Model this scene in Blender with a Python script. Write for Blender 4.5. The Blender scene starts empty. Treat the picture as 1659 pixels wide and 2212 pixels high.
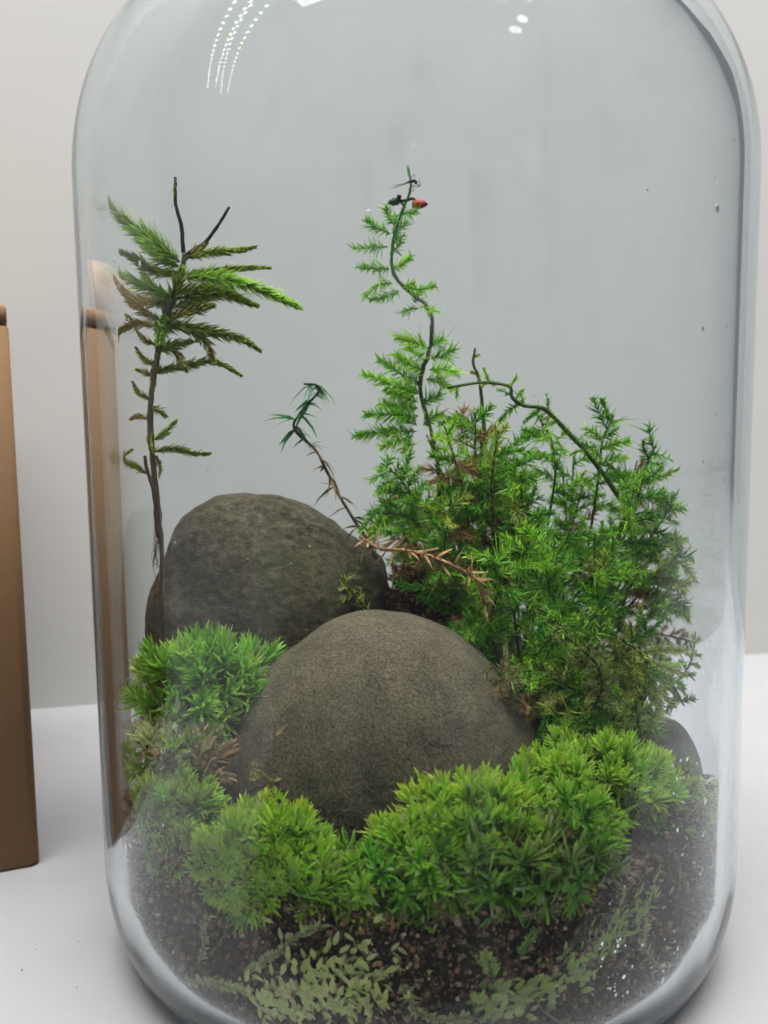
import bpy, math, random
import numpy as np
from mathutils import Vector, Matrix, noise

rng = np.random.default_rng(7)
random.seed(7)
scene = bpy.context.scene
col = scene.collection

# ------------------------------------------------------------------ camera
F, CD, CH, CX = 2000.0, 0.2363, 0.1331, -0.0079      # focal in 1659-px units, distance, height, side offset
PITCH, ROLL = 0.1168, -0.0118
CAM = np.array([CX, -CD, CH])
fwd = np.array([0, math.cos(PITCH), -math.sin(PITCH)])
up0 = np.array([0, math.sin(PITCH), math.cos(PITCH)])
rt0 = np.array([1.0, 0, 0])
rt = math.cos(ROLL) * rt0 + math.sin(ROLL) * up0
upv = -math.sin(ROLL) * rt0 + math.cos(ROLL) * up0
cd = bpy.data.cameras.new('camera')
cam = bpy.data.objects.new('camera', cd)
col.objects.link(cam)
M = Matrix.Identity(4)
for i in range(3):
    M[i][0], M[i][1], M[i][2], M[i][3] = rt[i], upv[i], -fwd[i], CAM[i]
cam.matrix_world = M
cd.sensor_fit = 'HORIZONTAL'
cd.sensor_width = 36.0
cd.lens = 36.0 * F / 1659.0
cd.clip_start = 0.005
cd.clip_end = 20.0
cd.dof.use_dof = True
cd.dof.focus_distance = 0.215
cd.dof.aperture_fstop = 26.0
scene.camera = cam

# ------------------------------------------------------------------ room light
w = bpy.data.worlds.new('World')
scene.world = w
w.use_nodes = True
bg = w.node_tree.nodes['Background']
bg.inputs[0].default_value = (0.94, 0.97, 1.0, 1)
bg.inputs[1].default_value = 0.17


def area(name, loc, target, sx, sy, power, color):
    d = bpy.data.lights.new(name, 'AREA')
    d.shape = 'RECTANGLE'
    d.size, d.size_y, d.energy, d.color = sx, sy, power, color
    o = bpy.data.objects.new(name, d)
    col.objects.link(o)
    o.location = loc
    o.rotation_euler = (Vector(target) - Vector(loc)).to_track_quat('-Z', 'Y').to_euler()
    return o


area('ceiling_light', (0.0, -0.20, 1.40), (0.0, -0.20, 0), 1.4, 0.9, 73.0, (1.0, 0.985, 0.95))
pl = bpy.data.lights.new('ceiling_spot', 'POINT')
pl.energy, pl.shadow_soft_size, pl.color = 2.0, 0.05, (1.0, 0.97, 0.92)
po_ = bpy.data.objects.new('ceiling_spot', pl)
col.objects.link(po_)
po_.location = (0.86, -1.22, 1.50)

scene.view_settings.view_transform = 'Standard'
scene.view_settings.look = 'None'
scene.view_settings.exposure = 0.1
scene.view_settings.gamma = 1.0
scene.render.engine = 'CYCLES'
cy = scene.cycles
cy.max_bounces = 20
cy.transmission_bounces = 16
cy.glossy_bounces = 10
cy.diffuse_bounces = 5
cy.transparent_max_bounces = 16
cy.volume_bounces = 0
cy.caustics_refractive = True
cy.caustics_reflective = True
cy.sample_clamp_indirect = 30.0
cy.blur_glossy = 0.5
cy.use_denoising = True

# ------------------------------------------------------------------ jar profile
R_OUT, TH = 0.080, 0.0046
R_IN = R_OUT - TH
ZH, RB, ZS, RN, ZT = 0.0250, 0.0680, 0.1811, 0.0259, 0.2342
IB_R, IB_Z = 0.0650, 0.0046


def outer_heel(n):
    t = np.linspace(0, math.pi / 2, n)
    return [(RB + (R_OUT - RB) * math.sin(a) ** .9, ZH - ZH * math.cos(a) ** .9) for a in t]


def inner_heel(n):
    t = np.linspace(0, math.pi / 2, n)
    return [(IB_R + (R_IN - IB_R) * math.sin(a) ** .9, ZH - (ZH - IB_Z) * math.cos(a) ** .9) for a in t]


def shoulder(off, n):
    """shoulder up to r = 66 mm, then an S curve into the neck"""
    out = []
    for a in np.linspace(0, math.pi / 2, n):
        r = RN + (R_OUT - RN) * math.cos(a) ** .9 - off * math.cos(a)
        z = ZS + (ZT - ZS) * math.sin(a) ** .9 - off * math.sin(a)
        if r < 0.0655 - off * .8:
            break
        out.append((r, z))
    p0, p1 = np.array(out[-1]), np.array(out[-1]) * 2 - np.array(out[-2])
    d0 = (p1 - p0) / np.linalg.norm(p1 - p0)
    e = np.array([0.0510 - off, 0.2460 + .4 * off])
    c1_, c2_ = p0 + d0 * 0.0105, e - np.array([-0.0012, 0.011])
    for t in np.linspace(0, 1, 15)[1:]:
        q = (1 - t) ** 3 * p0 + 3 * t * (1 - t) ** 2 * c1_ + 3 * t * t * (1 - t) * c2_ + t ** 3 * e
        out.append((float(q[0]), float(q[1])))
    return out


_ih = np.array(inner_heel(40))


def rin(z):
    z = np.asarray(z, float)
    return np.where(z >= ZH, R_IN, np.interp(z, _ih[:, 1], _ih[:, 0]))


# ------------------------------------------------------------------ pixels -> points inside the jar
def ray(vx, vy):
    a, b = vx - 829.5, vy - 1106.0
    v = fwd * F + rt * a - upv * b
    return CAM.copy(), v / np.linalg.norm(v)


def _cyl(o, d, r):
    a = d[0] ** 2 + d[1] ** 2
    b = o[0] * d[0] + o[1] * d[1]
    c = o[0] ** 2 + o[1] ** 2 - r * r
    disc = b * b - a * c
    return None if disc < 0 else (-b - math.sqrt(disc)) / a


def _refr(d, n, eta):
    c = -np.dot(d, n)
    k = 1 - eta * eta * (1 - c * c)
    return d if k < 0 else eta * d + (eta * c - math.sqrt(k)) * n


def inside(vx, vy):
    """ray after it has passed the front of the jar"""
    o, d = ray(vx, vy)
    t = _cyl(o, d, R_OUT)
    if t is None:
        return o, d
    p = o + d * t
    d1 = _refr(d, np.array([p[0], p[1], 0]) / R_OUT, 1 / 1.5)
    t = _cyl(p, d1, R_IN)
    if t is None or t < 0:
        return p, d
    q = p + d1 * t
    d2 = _refr(d1, np.array([q[0], q[1], 0]) / R_IN, 1.5)
    return q, d2


def P(vx, vy, Y):
    o, d = inside(vx, vy)
    return o + d * ((Y - o[1]) / d[1])


def PW(vx, vy, off=0.0006):
    """the point of the inner glass face seen at a pixel, with tangent, up and outward vectors"""
    o, d = inside(vx, vy)
    t = 0.0
    if math.hypot(o[0], o[1]) > rin(o[2]) or o[2] < ZH:
        o, d = ray(vx, vy)
        t = 0.1
        for _ in range(3000):
            p = o + d * t
            if p[2] > IB_Z and math.hypot(p[0], p[1]) < rin(p[2]):
                break
            t += 0.0001
        o = o + d * t
    a = math.atan2(o[1], o[0])
    dz = 0.001
    sl = float(rin(o[2] + dz) - rin(o[2] - dz)) / (2 * dz)
    nrm = np.array([math.cos(a), math.sin(a), -sl])
    nrm /= np.linalg.norm(nrm)
    ex = np.array([-math.sin(a), math.cos(a), 0])
    ez = np.cross(nrm, ex)
    return o - nrm * off, ex, ez, nrm


def clampjar(v, m=0.0004):
    r = np.hypot(v[:, 0], v[:, 1])
    lim = rin(v[:, 2]) - m
    k = np.where(r > lim, lim / np.maximum(r, 1e-9), 1.0)
    v[:, 0] *= k
    v[:, 1] *= k
    return v


# ------------------------------------------------------------------ materials
def newmat(name):
    m = bpy.data.materials.new(name)
    m.use_nodes = True
    nt = m.node_tree
    return m, nt, nt.nodes, nt.links, nt.nodes['Principled BSDF'], nt.nodes['Material Output']


def ramp(nodes, stops):
    r = nodes.new('ShaderNodeValToRGB')
    e = r.color_ramp.elements
    while len(e) < len(stops):
        e.new(0.5)
    for i, (p, c) in enumerate(stops):
        e[i].position = p
        e[i].color = (*c, 1)
    return r


def leaf_mat(name, trans=0.3, rough=0.45, spec=0.35):
    m, nt, N, L, b, out = newmat(name)
    a = N.new('ShaderNodeVertexColor')
    a.layer_name = 'Col'
    tc = N.new('ShaderNodeTexCoord')
    nz = N.new('ShaderNodeTexNoise')
    nz.inputs['Scale'].default_value = 900
    L.new(tc.outputs['Object'], nz.inputs['Vector'])
    hs = N.new('ShaderNodeHueSaturation')
    mr = N.new('ShaderNodeMapRange')
    mr.inputs[3].default_value, mr.inputs[4].default_value = 0.7, 1.3
    L.new(nz.outputs[0], mr.inputs[0])
    L.new(mr.outputs[0], hs.inputs['Value'])
    L.new(a.outputs['Color'], hs.inputs['Color'])
    L.new(hs.outputs[0], b.inputs['Base Color'])
    b.inputs['Roughness'].default_value = rough
    b.inputs['Specular IOR Level'].default_value = spec
    tr = N.new('ShaderNodeBsdfTranslucent')
    L.new(hs.outputs[0], tr.inputs['Color'])
    mx = N.new('ShaderNodeMixShader')
    mx.inputs[0].default_value = trans
    L.new(b.outputs[0], mx.inputs[1])
    L.new(tr.outputs[0], mx.inputs[2])
    L.new(mx.outputs[0], out.inputs['Surface'])
    return m


M_LEAF = leaf_mat('moss_leaf', 0.48, 0.42, 0.4)
M_DRY = leaf_mat('dry_plant', 0.15, 0.7, 0.2)
M_PALE = leaf_mat('pale_leaf', 0.3, 0.5, 0.3)


def stone_mat(name, c0, c1, c2, scale, bump, green=0.0):
    m, nt, N, L, b, out = newmat(name)
    tc = N.new('ShaderNodeTexCoord')
    n1 = N.new('ShaderNodeTexNoise')
    n1.inputs['Scale'].default_value = scale
    n1.inputs['Detail'].default_value = 10
    n1.inputs['Roughness'].default_value = 0.72
    n2 = N.new('ShaderNodeTexNoise')
    n2.inputs['Scale'].default_value = scale * 0.12
    n2.inputs['Detail'].default_value = 5
    v = N.new('ShaderNodeTexVoronoi')
    v.inputs['Scale'].default_value = scale * 1.1
    N.remove(v)
    mpn = N.new('ShaderNodeMapping')
    mpn.inputs['Scale'].default_value = (1.0, 1.0, 1.0 + .45 * green)
    L.new(tc.outputs['Object'], mpn.inputs[0])
    for n in (n1, n2):
        L.new(mpn.outputs[0], n.inputs['Vector'])
    r1 = ramp(N, [(0.35, c0), (0.50, c1), (0.65, c2)])
    L.new(n1.outputs[0], r1.inputs[0])
    r2 = ramp(N, [(0.3, (0.72, 0.72, 0.72)), (0.7, (1.2, 1.17, 1.1))])
    L.new(n2.outputs[0], r2.inputs[0])
    mx = N.new('ShaderNodeMix')
    mx.data_type = 'RGBA'
    mx.blend_type = 'MULTIPLY'
    mx.inputs[0].default_value = 1
    L.new(r1.outputs[0], mx.inputs[6])
    L.new(r2.outputs[0], mx.inputs[7])
    # pale mineral flecks
    v2 = N.new('ShaderNodeTexVoronoi')
    v2.inputs['Scale'].default_value = scale * 0.75
    L.new(tc.outputs['Object'], v2.inputs['Vector'])
    rf = ramp(N, [(0.0, (1, 1, 1)), (0.10, (1, 1, 1)), (0.16, (0, 0, 0))])
    L.new(v2.outputs['Distance'], rf.inputs[0])
    n3 = N.new('ShaderNodeTexNoise')
    n3.inputs['Scale'].default_value = scale * 0.5
    L.new(tc.outputs['Object'], n3.inputs['Vector'])
    rg = ramp(N, [(0.55, (0, 0, 0)), (0.66, (1, 1, 1))])
    L.new(n3.outputs[0], rg.inputs[0])
    mf = N.new('ShaderNodeMath')
    mf.operation = 'MULTIPLY'
    L.new(rf.outputs[0], mf.inputs[0])
    L.new(rg.outputs[0], mf.inputs[1])
    mx2 = N.new('ShaderNodeMix')
    mx2.data_type = 'RGBA'
    L.new(mf.outputs[0], mx2.inputs[0])
    L.new(mx.outputs[2], mx2.inputs[6])
    mx2.inputs[7].default_value = (0.34, 0.30, 0.20, 1)
    last = mx2.outputs[2]
    if green:
        n4 = N.new('ShaderNodeTexNoise')
        n4.inputs['Scale'].default_value = 55
        n4.inputs['Detail'].default_value = 6
        L.new(tc.outputs['Object'], n4.inputs['Vector'])
        rr = ramp(N, [(0.45, (0, 0, 0)), (0.7, (green, green, green))])
        L.new(n4.outputs[0], rr.inputs[0])
        mg = N.new('ShaderNodeMix')
        mg.data_type = 'RGBA'
        L.new(rr.outputs[0], mg.inputs[0])
        L.new(last, mg.inputs[6])
        mg.inputs[7].default_value = (0.055, 0.062, 0.022, 1)
        last = mg.outputs[2]
    L.new(last, b.inputs['Base Color'])
    b.inputs['Roughness'].default_value = 0.85
    b.inputs['Specular IOR Level'].default_value = 0.25
    ad = N.new('ShaderNodeMath')
    ad.operation = 'ADD'
    n5 = N.new('ShaderNodeTexNoise')
    n5.inputs['Scale'].default_value = scale * 0.28
    n5.inputs['Detail'].default_value = 12
    n5.inputs['Roughness'].default_value = 0.8
    L.new(mpn.outputs[0], n5.inputs['Vector'])
    L.new(n1.outputs[0], ad.inputs[0])
    vp = N.new('ShaderNodeTexVoronoi')
    vp.inputs['Scale'].default_value = scale * 0.30
    vp.inputs['Randomness'].default_value = 1.0
    L.new(mpn.outputs[0], vp.inputs['Vector'])
    rp = ramp(N, [(0.0, (0, 0, 0)), (0.22, (1, 1, 1)), (0.3, (1, 1, 1))])
    L.new(vp.outputs['Distance'], rp.inputs[0])
    mm = N.new('ShaderNodeMath')
    mm.operation = 'MULTIPLY_ADD'
    L.new(rp.outputs[0], mm.inputs[0])
    mm.inputs[1].default_value = 0.35
    L.new(n5.outputs[0], mm.inputs[2])
    L.new(mm.outputs[0], ad.inputs[1])
    bp = N.new('ShaderNodeBump')
    bp.inputs['Strength'].default_value = 1.0
    bp.inputs['Distance'].default_value = bump
    L.new(ad.outputs[0], bp.inputs['Height'])
    L.new(bp.outputs[0], b.inputs['Normal'])
    return m


M_STONE_A = stone_mat('stone_brown', (0.074, 0.061, 0.040), (0.165, 0.138, 0.095), (0.275, 0.232, 0.16), 1500, 0.0013)
M_STONE_B = stone_mat('stone_wet', (0.042, 0.036, 0.024), (0.11, 0.092, 0.060), (0.20, 0.17, 0.112), 420, 0.0022, 0.7)
M_STONE_C = stone_mat('stone_grey', (0.10, 0.10, 0.094), (0.15, 0.148, 0.138), (0.20, 0.197, 0.185), 500, 0.0003)


def soil_mat():
    m, nt, N, L, b, out = newmat('soil')
    tc = N.new('ShaderNodeTexCoord')
    n1 = N.new('ShaderNodeTexNoise')
    n1.inputs['Scale'].default_value = 260
    n1.inputs['Detail'].default_value = 8
    n1.inputs['Roughness'].default_value = 0.75
    L.new(tc.outputs['Object'], n1.inputs['Vector'])
    r = ramp(N, [(0.35, (0.012, 0.010, 0.008)), (0.55, (0.045, 0.034, 0.024)), (0.75, (0.12, 0.09, 0.06))])
    L.new(n1.outputs[0], r.inputs[0])
    L.new(r.outputs[0], b.inputs['Base Color'])
    b.inputs['Roughness'].default_value = 0.8
    bp = N.new('ShaderNodeBump')
    bp.inputs['Distance'].default_value = 0.002
    L.new(n1.outputs[0], bp.inputs['Height'])
    L.new(bp.outputs[0], b.inputs['Normal'])
    return m


M_SOIL = soil_mat()


def attr_mat(name, rough=0.75, spec=0.3):
    m, nt, N, L, b, out = newmat(name)
    a = N.new('ShaderNodeVertexColor')
    a.layer_name = 'Col'
    L.new(a.outputs['Color'], b.inputs['Base Color'])
    b.inputs['Roughness'].default_value = rough
    b.inputs['Specular IOR Level'].default_value = spec
    return m


M_GRAIN = attr_mat('soil_grain', 0.7, 0.35)
M_STEM = attr_mat('stem_bark', 0.7, 0.3)


def glass_mat():
    m, nt, N, L, b, out = newmat('jar_glass')
    N.remove(b)
    g = N.new('ShaderNodeBsdfGlass')
    g.inputs['IOR'].default_value = 1.31
    g.inputs['Roughness'].default_value = 0.0
    g.inputs['Color'].default_value = (0.985, 0.995, 0.995, 1)
    va = N.new('ShaderNodeVolumeAbsorption')
    va.inputs['Color'].default_value = (0.32, 0.47, 0.56, 1)
    va.inputs['Density'].default_value = 24.0
    # dried water runs: a very thin white film in vertical streaks
    tc = N.new('ShaderNodeTexCoord')
    mp = N.new('ShaderNodeMapping')
    mp.inputs['Scale'].default_value = (55, 55, 5)
    n1 = N.new('ShaderNodeTexNoise')
    n1.inputs['Scale'].default_value = 1.0
    n1.inputs['Detail'].default_value = 3
    L.new(tc.outputs['Object'], mp.inputs[0])
    L.new(mp.outputs[0], n1.inputs['Vector'])
    n2 = N.new('ShaderNodeTexNoise')
    n2.inputs['Scale'].default_value = 22
    L.new(tc.outputs['Object'], n2.inputs['Vector'])
    r1 = ramp(N, [(0.55, (0, 0, 0)), (0.72, (1, 1, 1))])
    r2 = ramp(N, [(0.45, (0, 0, 0)), (0.68, (0.16, 0.16, 0.16))])
    L.new(n1.outputs[0], r1.inputs[0])
    L.new(n2.outputs[0], r2.inputs[0])
    ml = N.new('ShaderNodeMath')
    ml.operation = 'MULTIPLY'
    L.new(r1.outputs[0], ml.inputs[0])
    L.new(r2.outputs[0], ml.inputs[1])
    df = N.new('ShaderNodeBsdfDiffuse')
    df.inputs['Color'].default_value = (0.8, 0.8, 0.8, 1)
    mx = N.new('ShaderNodeMixShader')
    L.new(ml.outputs[0], mx.inputs[0])
    L.new(g.outputs[0], mx.inputs[1])
    L.new(df.outputs[0], mx.inputs[2])
    L.new(mx.outputs[0], out.inputs['Surface'])
    L.new(va.outputs[0], out.inputs['Volume'])
    return m


M_GLASS = glass_mat()


def water_mat():
    m, nt, N, L, b, out = newmat('water_drop')
    N.remove(b)
    g = N.new('ShaderNodeBsdfGlass')
    g.inputs['IOR'].default_value = 1.33
    g.inputs['Roughness'].default_value = 0.0
    L.new(g.outputs[0], out.inputs['Surface'])
    return m


M_WATER = water_mat()


def plain(name, c, rough, nscale=0, amp=0.0, bump=0.0, spec=0.5):
    m, nt, N, L, b, out = newmat(name)
    b.inputs['Roughness'].default_value = rough
    b.inputs['Specular IOR Level'].default_value = spec
    if nscale:
        tc = N.new('ShaderNodeTexCoord')
        n = N.new('ShaderNodeTexNoise')
        n.inputs['Scale'].default_value = nscale
        n.inputs['Detail'].default_value = 6
        L.new(tc.outputs['Object'], n.inputs['Vector'])
        r = ramp(N, [(0.3, tuple(x * (1 - amp) for x in c)), (0.7, tuple(min(1, x * (1 + amp)) for x in c))])
        L.new(n.outputs[0], r.inputs[0])
        L.new(r.outputs[0], b.inputs['Base Color'])
        if bump:
            bp = N.new('ShaderNodeBump')
            bp.inputs['Distance'].default_value = bump
            bp.inputs['Strength'].default_value = 0.5
            L.new(n.outputs[0], bp.inputs['Height'])
            L.new(bp.outputs[0], b.inputs['Normal'])
    else:
        b.inputs['Base Color'].default_value = (*c, 1)
    return m


M_TABLE = plain('table_white', (0.27, 0.27, 0.282), 0.6, 35, 0.03, 0.0003)
M_WALL = plain('wall_paint', (0.435, 0.433, 0.428), 0.9, 6, 0.02, 0.0003, 0.2)


def card_mat():
    m, nt, N, L, b, out = newmat('cardboard')
    tc = N.new('ShaderNodeTexCoord')
    mp = N.new('ShaderNodeMapping')
    mp.inputs['Scale'].default_value = (700, 700, 800)
    n = N.new('ShaderNodeTexNoise')
    n.inputs['Scale'].default_value = 1.0
    n.inputs['Detail'].default_value = 6
    L.new(tc.outputs['Object'], mp.inputs[0])
    L.new(mp.outputs[0], n.inputs['Vector'])
    r = ramp(N, [(0.25, (0.165, 0.088, 0.036)), (0.75, (0.195, 0.105, 0.045))])
    L.new(n.outputs[0], r.inputs[0])
    L.new(r.outputs[0], b.inputs['Base Color'])
    b.inputs['Roughness'].default_value = 0.8
    bp = N.new('ShaderNodeBump')
    bp.inputs['Distance'].default_value = 0.00006
    L.new(n.outputs[0], bp.inputs['Height'])
    L.new(bp.outputs[0], b.inputs['Normal'])
    return m


M_CARD = card_mat()


# ------------------------------------------------------------------ mesh helpers
def link(o, parent=None):
    col.objects.link(o)
    if parent is not None:
        o.parent = parent
        o.matrix_parent_inverse = Matrix.Identity(4)
    return o


def tag(o, label=None, cat=None, group=None, kind=None):
    if label:
        o['label'] = label
    if cat:
        o['category'] = cat
    if group:
        o['group'] = group
    if kind:
        o['kind'] = kind
    return o


def thing(name, loc, label, cat, group=None):
    o = bpy.data.objects.new(name, None)
    o.location = tuple(loc)
    o.empty_display_size = 0.005
    return tag(link(o), label, cat, group)


def norm(a):
    a = np.asarray(a, float)
    return a / np.maximum(np.linalg.norm(a, axis=-1, keepdims=True), 1e-12)


class MB:
    def __init__(s):
        s.v, s.f, s.c, s.n = [], [], [], 0

    def add(s, v, f, c):
        v = np.asarray(v, float).reshape(-1, 3)
        f = np.asarray(f, int).reshape(-1, 3)
        c = np.asarray(c, float)
        if c.ndim == 1:
            c = np.repeat(c[None], len(v), 0)
        s.v.append(v)
        s.f.append(f + s.n)
        s.c.append(c)
        s.n += len(v)

    def build(s, name, mat, parent=None, smooth=True, clamp=True, origin=None):
        v, f, c = np.vstack(s.v), np.vstack(s.f), np.vstack(s.c)
        if clamp:
            v = clampjar(v)
        # the parent may be an Empty (world origin o) or a part (its own origin)
        po = np.zeros(3)
        q = parent
        while q is not None:
            po = po + np.array(q.location)
            q = q.parent
        o0 = v[0].copy() if origin is None else np.asarray(origin, float)
        v = v - o0
        me = bpy.data.meshes.new(name)
        me.vertices.add(len(v))
        me.vertices.foreach_set('co', v.astype(np.float32).ravel())
        me.loops.add(len(f) * 3)
        me.loops.foreach_set('vertex_index', f.astype(np.int32).ravel())
        me.polygons.add(len(f))
        me.polygons.foreach_set('loop_start', np.arange(0, len(f) * 3, 3, dtype=np.int32))
        me.polygons.foreach_set('loop_total', np.full(len(f), 3, np.int32))
        me.polygons.foreach_set('use_smooth', np.full(len(f), smooth))
        at = me.color_attributes.new('Col', 'FLOAT_COLOR', 'POINT')
        at.data.foreach_set('color', np.hstack([c, np.ones((len(c), 1))]).astype(np.float32).ravel())
        me.update()
        me.validate()
        me.materials.append(mat)
        o = bpy.data.objects.new(name, me)
        o.location = tuple(o0 - po)
        return link(o, parent)


def grid_faces(nu, nv, wrap=False):
    """nu rings of nv points"""
    f = []
    for i in range(nu - 1):
        for j in range(nv if wrap else nv - 1):
            a, b = i * nv + j, i * nv + (j + 1) % nv
            c, d = a + nv, b + nv
            f += [(a, b, d), (a, d, c)]
    return f


def smooth_path(pts, n):
    pts = np.asarray(pts, float)
    if len(pts) == 2:
        return pts[0] + (pts[1] - pts[0]) * np.linspace(0, 1, n)[:, None]
    p = np.vstack([2 * pts[0] - pts[1], pts, 2 * pts[-1] - pts[-2]])
    seg = len(pts) - 1
    out = []
    for u in np.linspace(0, seg, n):
        i = min(int(u), seg - 1)
        t = u - i
        a, b, c, d = p[i], p[i + 1], p[i + 2], p[i + 3]
        out.append(0.5 * (2 * b + (c - a) * t + (2 * a - 5 * b + 4 * c - d) * t * t + (3 * b - a - 3 * c + d) * t ** 3))
    return np.array(out)


def frames(path):
    t = norm(np.gradient(path, axis=0))
    ref = np.array([0.0, 1, 0.05])
    s = norm(np.cross(t, ref))
    u = np.cross(s, t)
    return t, s, u


def tube(mb, path, rad, c, k=6, rough=0.0):
    path = np.asarray(path)
    n = len(path)
    rad = np.broadcast_to(np.asarray(rad, float), (n,))
    t, s, u = frames(path)
    a = np.linspace(0, 2 * math.pi, k, endpoint=False)
    rr = rad[:, None] * (1 + rough * rng.normal(size=(n, k)))
    v = path[:, None] + rr[..., None] * (np.cos(a)[None, :, None] * s[:, None] + np.sin(a)[None, :, None] * u[:, None])
    v = np.vstack([v.reshape(-1, 3), path[:1], path[-1:]])
    f = grid_faces(n, k, True)
    f += [(n * k, (j + 1) % k, j) for j in range(k)]
    f += [(n * k + 1, (n - 1) * k + j, (n - 1) * k + (j + 1) % k) for j in range(k)]
    c = np.asarray(c, float)
    if c.ndim == 2:
        cc = np.vstack([np.repeat(c, k, 0), c[:1], c[-1:]])
    else:
        cc = np.repeat(c[None], len(v), 0) * (1 + 0.18 * rng.normal(size=(len(v), 1)))
    mb.add(v, f, np.clip(cc, 0.002, 0.95))


PROF = {'strap': [(0, .6), (.45, 1), (.85, .78)], 'needle': [(0, .55), (.35, 1), (.75, .72)], 'lance': [(0, .35), (.3, 1), (.7, .6)], 'ovate': [(0, .45), (.3, 1), (.65, .8), (.88, .35)]}


def leaves(mb, base, d, upw, L, W, curve, c0, c1, prof='needle', fold=0.0):
    """many leaves at once: base (n,3), direction, up hint, length, half width, curl; colours base to tip"""
    base = np.asarray(base, float)
    n = len(base)
    d = norm(d)
    s = norm(np.cross(d, upw))
    u = np.cross(s, d)
    L = np.broadcast_to(L, (n,)).astype(float)
    W = np.broadcast_to(W, (n,)).astype(float)
    curve = np.broadcast_to(curve, (n,)).astype(float)
    c0 = np.broadcast_to(c0, (n, 3))
    c1 = np.broadcast_to(c1, (n, 3))
    st = PROF[prof]
    vs, cs = [], []
    w3 = fold != 0
    for t, wd in st:
        c = base + d * (L * t)[:, None] + u * (curve * L * t * t)[:, None]
        e = s * (W * wd)[:, None]
        cc = c0 * (1 - t) + c1 * t
        if w3:
            lift = u * (W * wd * fold)[:, None]
            vs += [c - e + lift, c, c + e + lift]
            cs += [cc, cc * 0.9, cc]
        else:
            vs += [c - e, c + e]
            cs += [cc, cc]
    vs.append(base + d * L[:, None] + u * (curve * L)[:, None])
    cs.append(c1)
    k = len(vs)
    v = np.stack(vs, 1).reshape(-1, 3)
    c = np.stack(cs, 1).reshape(-1, 3)
    m = 3 if w3 else 2
    f = []
    for i in range(len(st) - 1):
        for j in range(m - 1):
            a = i * m + j
            f += [(a, a + 1, a + m + 1), (a, a + m + 1, a + m)]
    a = (len(st) - 1) * m
    for j in range(m - 1):
        f.append((a + j, a + j + 1, k - 1))
    f = (np.array(f)[None] + (np.arange(n) * k)[:, None, None]).reshape(-1, 3)
    mb.add(v, f, np.clip(c, 0.002, 0.95))


def jit(c, n, amt=0.15, hue=0.05):
    c = np.asarray(c, float)
    return np.clip(c * (1 + amt * rng.normal(size=(n, 1))) * (1 + hue * rng.normal(size=(n, 3))), 0.003, 0.9)


# ================================================================== SETTING
def slab(name, corners, thick, mat, kind):
    """a slab from four corners counter-clockwise seen from its face side"""
    c = np.array(corners, float)
    nrm = norm(np.cross(c[1] - c[0], c[3] - c[0]))
    b = c - nrm * thick
    v = np.vstack([c, b])
    f = [(0, 1, 2), (0, 2, 3), (7, 6, 5), (7, 5, 4)]
    for i in range(4):
        j = (i + 1) % 4
        f += [(i, i + 4, j + 4), (i, j + 4, j)]
    mb = MB()
    mb.add(v, f, (1, 1, 1))
    o = mb.build(name, mat, None, False, False)
    return tag(o, kind=kind)


def ground(vx, vy):
    o, d = ray(vx, vy)
    return o + d * (-o[2] / d[2])


g0, g1 = ground(140, 1527), ground(1635, 1413)
wd = norm(g1 - g0)
wn = np.array([wd[1], -wd[0], 0])
mid = (g0 + g1) / 2
A, B = mid - wd * 1.3, mid + wd * 0.42
slab('wall', [A - [0, 0, .02], B - [0, 0, .02], B + [0, 0, 1.5], A + [0, 0, 1.5]], 0.05, M_WALL, 'structure')
tp = np.array([(-1.6, -0.9, 0), (-0.55, -0.62, 0), (-0.10, -0.105, 0), (1.6, -0.10, 0), tuple(B + wd * 1.0 - wn * 0.3 + [0.3, 0, 0]), tuple(A - wn * 0.3 - [0.3, 0, 0])])
k_ = len(tp)
mb = MB()
tf = [(5, 0, 1), (5, 1, 2), (5, 2, 3), (5, 3, 4)]
tf += [(c_ + k_, b_ + k_, a_ + k_) for a_, b_, c_ in tf]
for a_ in range(k_):
    b_ = (a_ + 1) % k_
    tf += [(a_, a_ + k_, b_ + k_), (a_, b_ + k_, b_)]
mb.add(np.vstack([tp, tp - [0, 0, 0.03]]), tf, (1, 1, 1))
tag(mb.build('table_top', M_TABLE, None, False, False), kind='structure')

# ================================================================== CARDBOARD BOX
bc = ground(86, 1870)
bu = norm(ground(0, 1886) - bc)               # along the face towards the left
bv = np.array([bu[1], -bu[0], 0])             # back
if bv[1] < 0:
    bv = -bv
hb = 0.0
o_, d_ = ray(15, 652)
tt = (bc[1] - o_[1]) / d_[1]
hb = float((o_ + d_ * tt)[2])
BW, BD = 0.20, 0.13
box = thing('cardboard_box', bc + bu * BW / 2 + bv * BD / 2, 'brown cardboard box standing left of the glass jar', 'box')


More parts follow.
